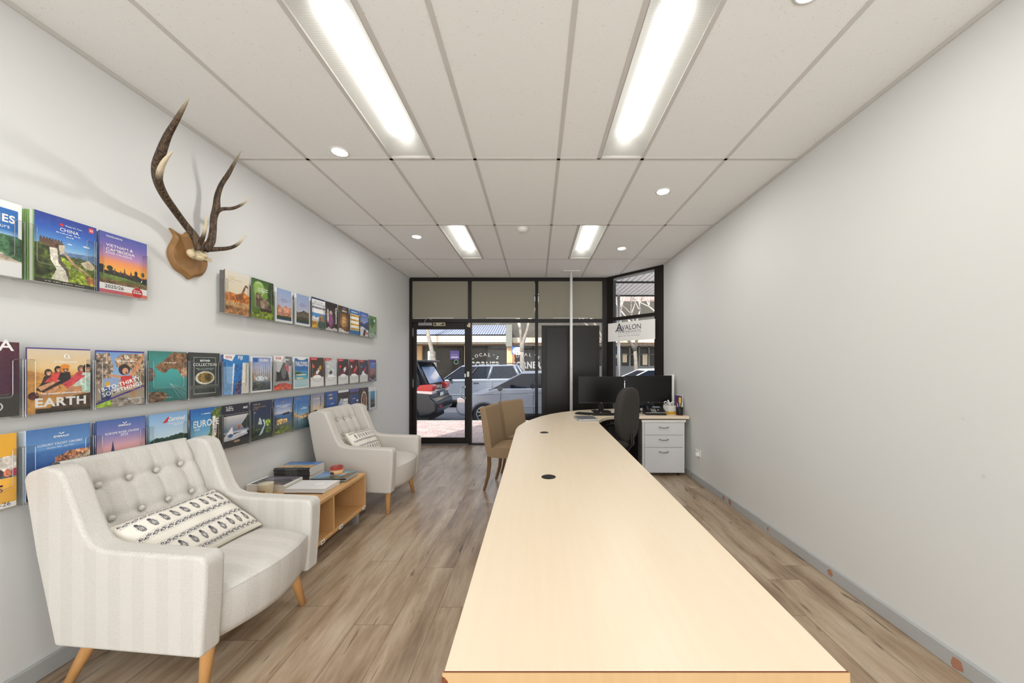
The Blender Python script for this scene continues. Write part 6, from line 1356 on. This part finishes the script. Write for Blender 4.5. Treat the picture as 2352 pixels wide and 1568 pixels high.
m = MB((112, 92, 190)); m.box((a.x, Y-.03, b.z), (b.x, Y-.01, a.z)); fn = lambda u, v, o: (a.x+u, Y-.031-o, a.z-v)
m.tube([(a.x+.08+.045*q, Y-.034, a.z-.27+(.07 if q % 2 else 0)) for q in range(8)], .010, 5, WH); m.box((a.x+.06, Y-.0315, a.z-.40), (b.x-.06, Y-.030, a.z-.34), WH); m.build('poster_sheet', 'print', tw)
e_ = px(1048, 831, Y); m = MB((150, 200, 180)); m.tube([(e_.x+.12*math.cos(q*.45), Y-.02, e_.z+.12*math.sin(q*.45)) for q in range(15)], .02, 5)
tag(m.build('round_decal', 'print'), 'small round green decal below the purple poster', 'decal')
# building details at right of the row
t = thing('blue_round_sign', 'blue and white shop sign by the orange post across the street', 'sign', (0, 0, 0)); c = px(1188, 806, 17.8)
MB((36, 84, 170)).box((c.x-.28, 17.82, c.z-.16), (c.x+.2, 17.88, c.z+.22)).build('blue_panel', 'print', t); m = MB(WH); m.disc((c.x+.03, 17.80, c.z), .27, 1, 24, ry=.19); m.build('white_oval', 'print', t)
m = MB(WH); fn = lambda u, v, o: (c.x+u, 17.79-o, c.z-v); m.tube([(c.x-.16+.035*q, 17.785, c.z+.03+.04*math.sin(q*1.9)) for q in range(11)], .010, 5, (60, 90, 180))
for k, cl_ in enumerate(((60, 140, 60), (190, 30, 40), (232, 180, 50))): m.disc((c.x-.1+.12*k, 17.79, c.z-.10), .035, 1, 10, col=cl_)
m.build('sign_letters', 'print', t)
tag(MB((224, 104, 44)).box((px(1178.5, 0, 17.8).x, 17.8, RD_Z+.12), (px(1181.5, 0, 17.8).x, 17.9, px(0, 811, 17.8).z)).build('orange_post', 'print'), 'orange post under the blue and white sign', 'post')
t = thing('planter_box', 'white box unit standing outside the left shop window', 'box', (0, 0, 0)); a = px(982, 806, 17.5); b = px(995, 842, 17.5)
MB((226, 230, 226)).box((a.x, 17.5, RD_Z+.12), (b.x, 17.9, a.z)).build('box_body', 'print', t, bevel=.04); MB((150, 156, 150)).box((a.x+.08, 17.48, b.z), (b.x-.08, 17.5, a.z-.2)).build('box_panel', 'print', t)
# taller tiled house behind, right
hs_ = thing('tiled_house', 'house with a brown tiled roof beyond the bare trees', 'building', (0, 0, 0))
m = MB(); m._add([(3.2, 23, 3.2), (15, 23, 3.2), (15, 29, 8.2), (4.0, 29, 8.2), (3.2, 23, 3.1), (15, 23, 3.1), (15, 29, 8.1), (4.0, 29, 8.1)], [(0, 1, 2, 3), (7, 6, 5, 4), (0, 4, 5, 1), (1, 5, 6, 2), (2, 6, 7, 3), (3, 7, 4, 0)]); m.build('house_roof', 'tile_roof', hs_)
MB().box((3.4, 23.4, RD_Z), (12.6, 27, 3.15)).build('house_wall', 'tan_wall', hs_)
a = px(1492, 695, 22.8); b = px(1504, 712, 22.8); dm = MB().box((a.x-.15, 22.8, b.z-.2), (a.x+2.2, 25, a.z+.2)).build('dormer', 'tile_roof', hs_)
wd = MB().box((a.x, 22.75, b.z), (a.x+.7, 22.8, a.z)).build('dormer_window', 'white_matt', hs_); MB().box((a.x+.07, 22.73, b.z+.07), (a.x+.63, 22.75, a.z-.07)).build('window_pane', 'shop_dark', wd)
# low roofs beyond, seen above the second shop
hh = thing('distant_roofs', 'pale distant house roof beyond the shop row', 'building', (0, 0, 0)); a = px(1178, 757, 30); b = px(1222, 772, 30)
MB().prism([(a.x, b.z), (b.x, b.z), (b.x-.5, a.z), (a.x+.4, a.z)], 1, 30, 33).build('house_roof', 'tile_roof', hh); MB().box((a.x+.1, 30.2, 0), (b.x-.1, 32.8, b.z)).build('house_wall', 'cream_metal', hh)
# bare trees
def tree(label, x, y, h, seed, lean=0, r0=.14, spread=.5, depth=5, fork=None):
    t = thing('bare_tree', label, 'tree', (x, y, RD_Z+.1), 0, 'bare street trees'); rs = random.Random(seed); tr = MB(); br = MB()
    def grow(p, d, L, r, lv):
        m = tr if lv <= 1 else br; pts = [p]; q = p.copy(); dd = d.copy()
        for k in range(4):
            dd = (dd+Vector((rs.uniform(-.16, .16), rs.uniform(-.16, .16), rs.uniform(-.02, .12)))).normalized(); q = q+dd*L/4; pts.append(q.copy())
        m.tube(pts, [r*(1-.1*k) for k in range(5)], 8 if lv < 2 else 4)
        if lv >= depth: return
        for _ in range(2 if lv < 1 else 3):
            nd = (dd+Vector((rs.uniform(-1, 1)*spread, rs.uniform(-1, 1)*spread, rs.uniform(-.1, .45)))).normalized(); grow(q, nd, L*rs.uniform(.6, .85)*(.8 if lv == 0 else 1), r*.6, lv+1)
    grow(Vector((0, 0, 0)), Vector((lean, 0, 1)).normalized(), h, r0, 0)
    tr.build('trunk', 'bark', t, smooth=True); br.build('branches', 'twig', t, smooth=True)
tree('pale bare tree trunk seen through the glass door', px(1001, 0, 16.8).x+.1, 16.8, 3.4, 3, -.05, .14)
tree('forked bare tree just right of the blue and white shop sign', px(1202, 0, 16.5).x, 16.5, 2.2, 11, .02, .15, .42)
tree('bare tree seen through the angled window above the sign', 4.9, 16.9, 2.3, 21, -.05, .13, .9, 6)
tree('bare white branched tree at the right of the angled upper pane', 6.3, 17.1, 2.4, 33, -.1, .14, .8, 6)
tree('bare white branched tree left of the other in the angled upper pane', 3.5, 17.4, 2.6, 40, .1, .12, .8, 6)
# end of scene
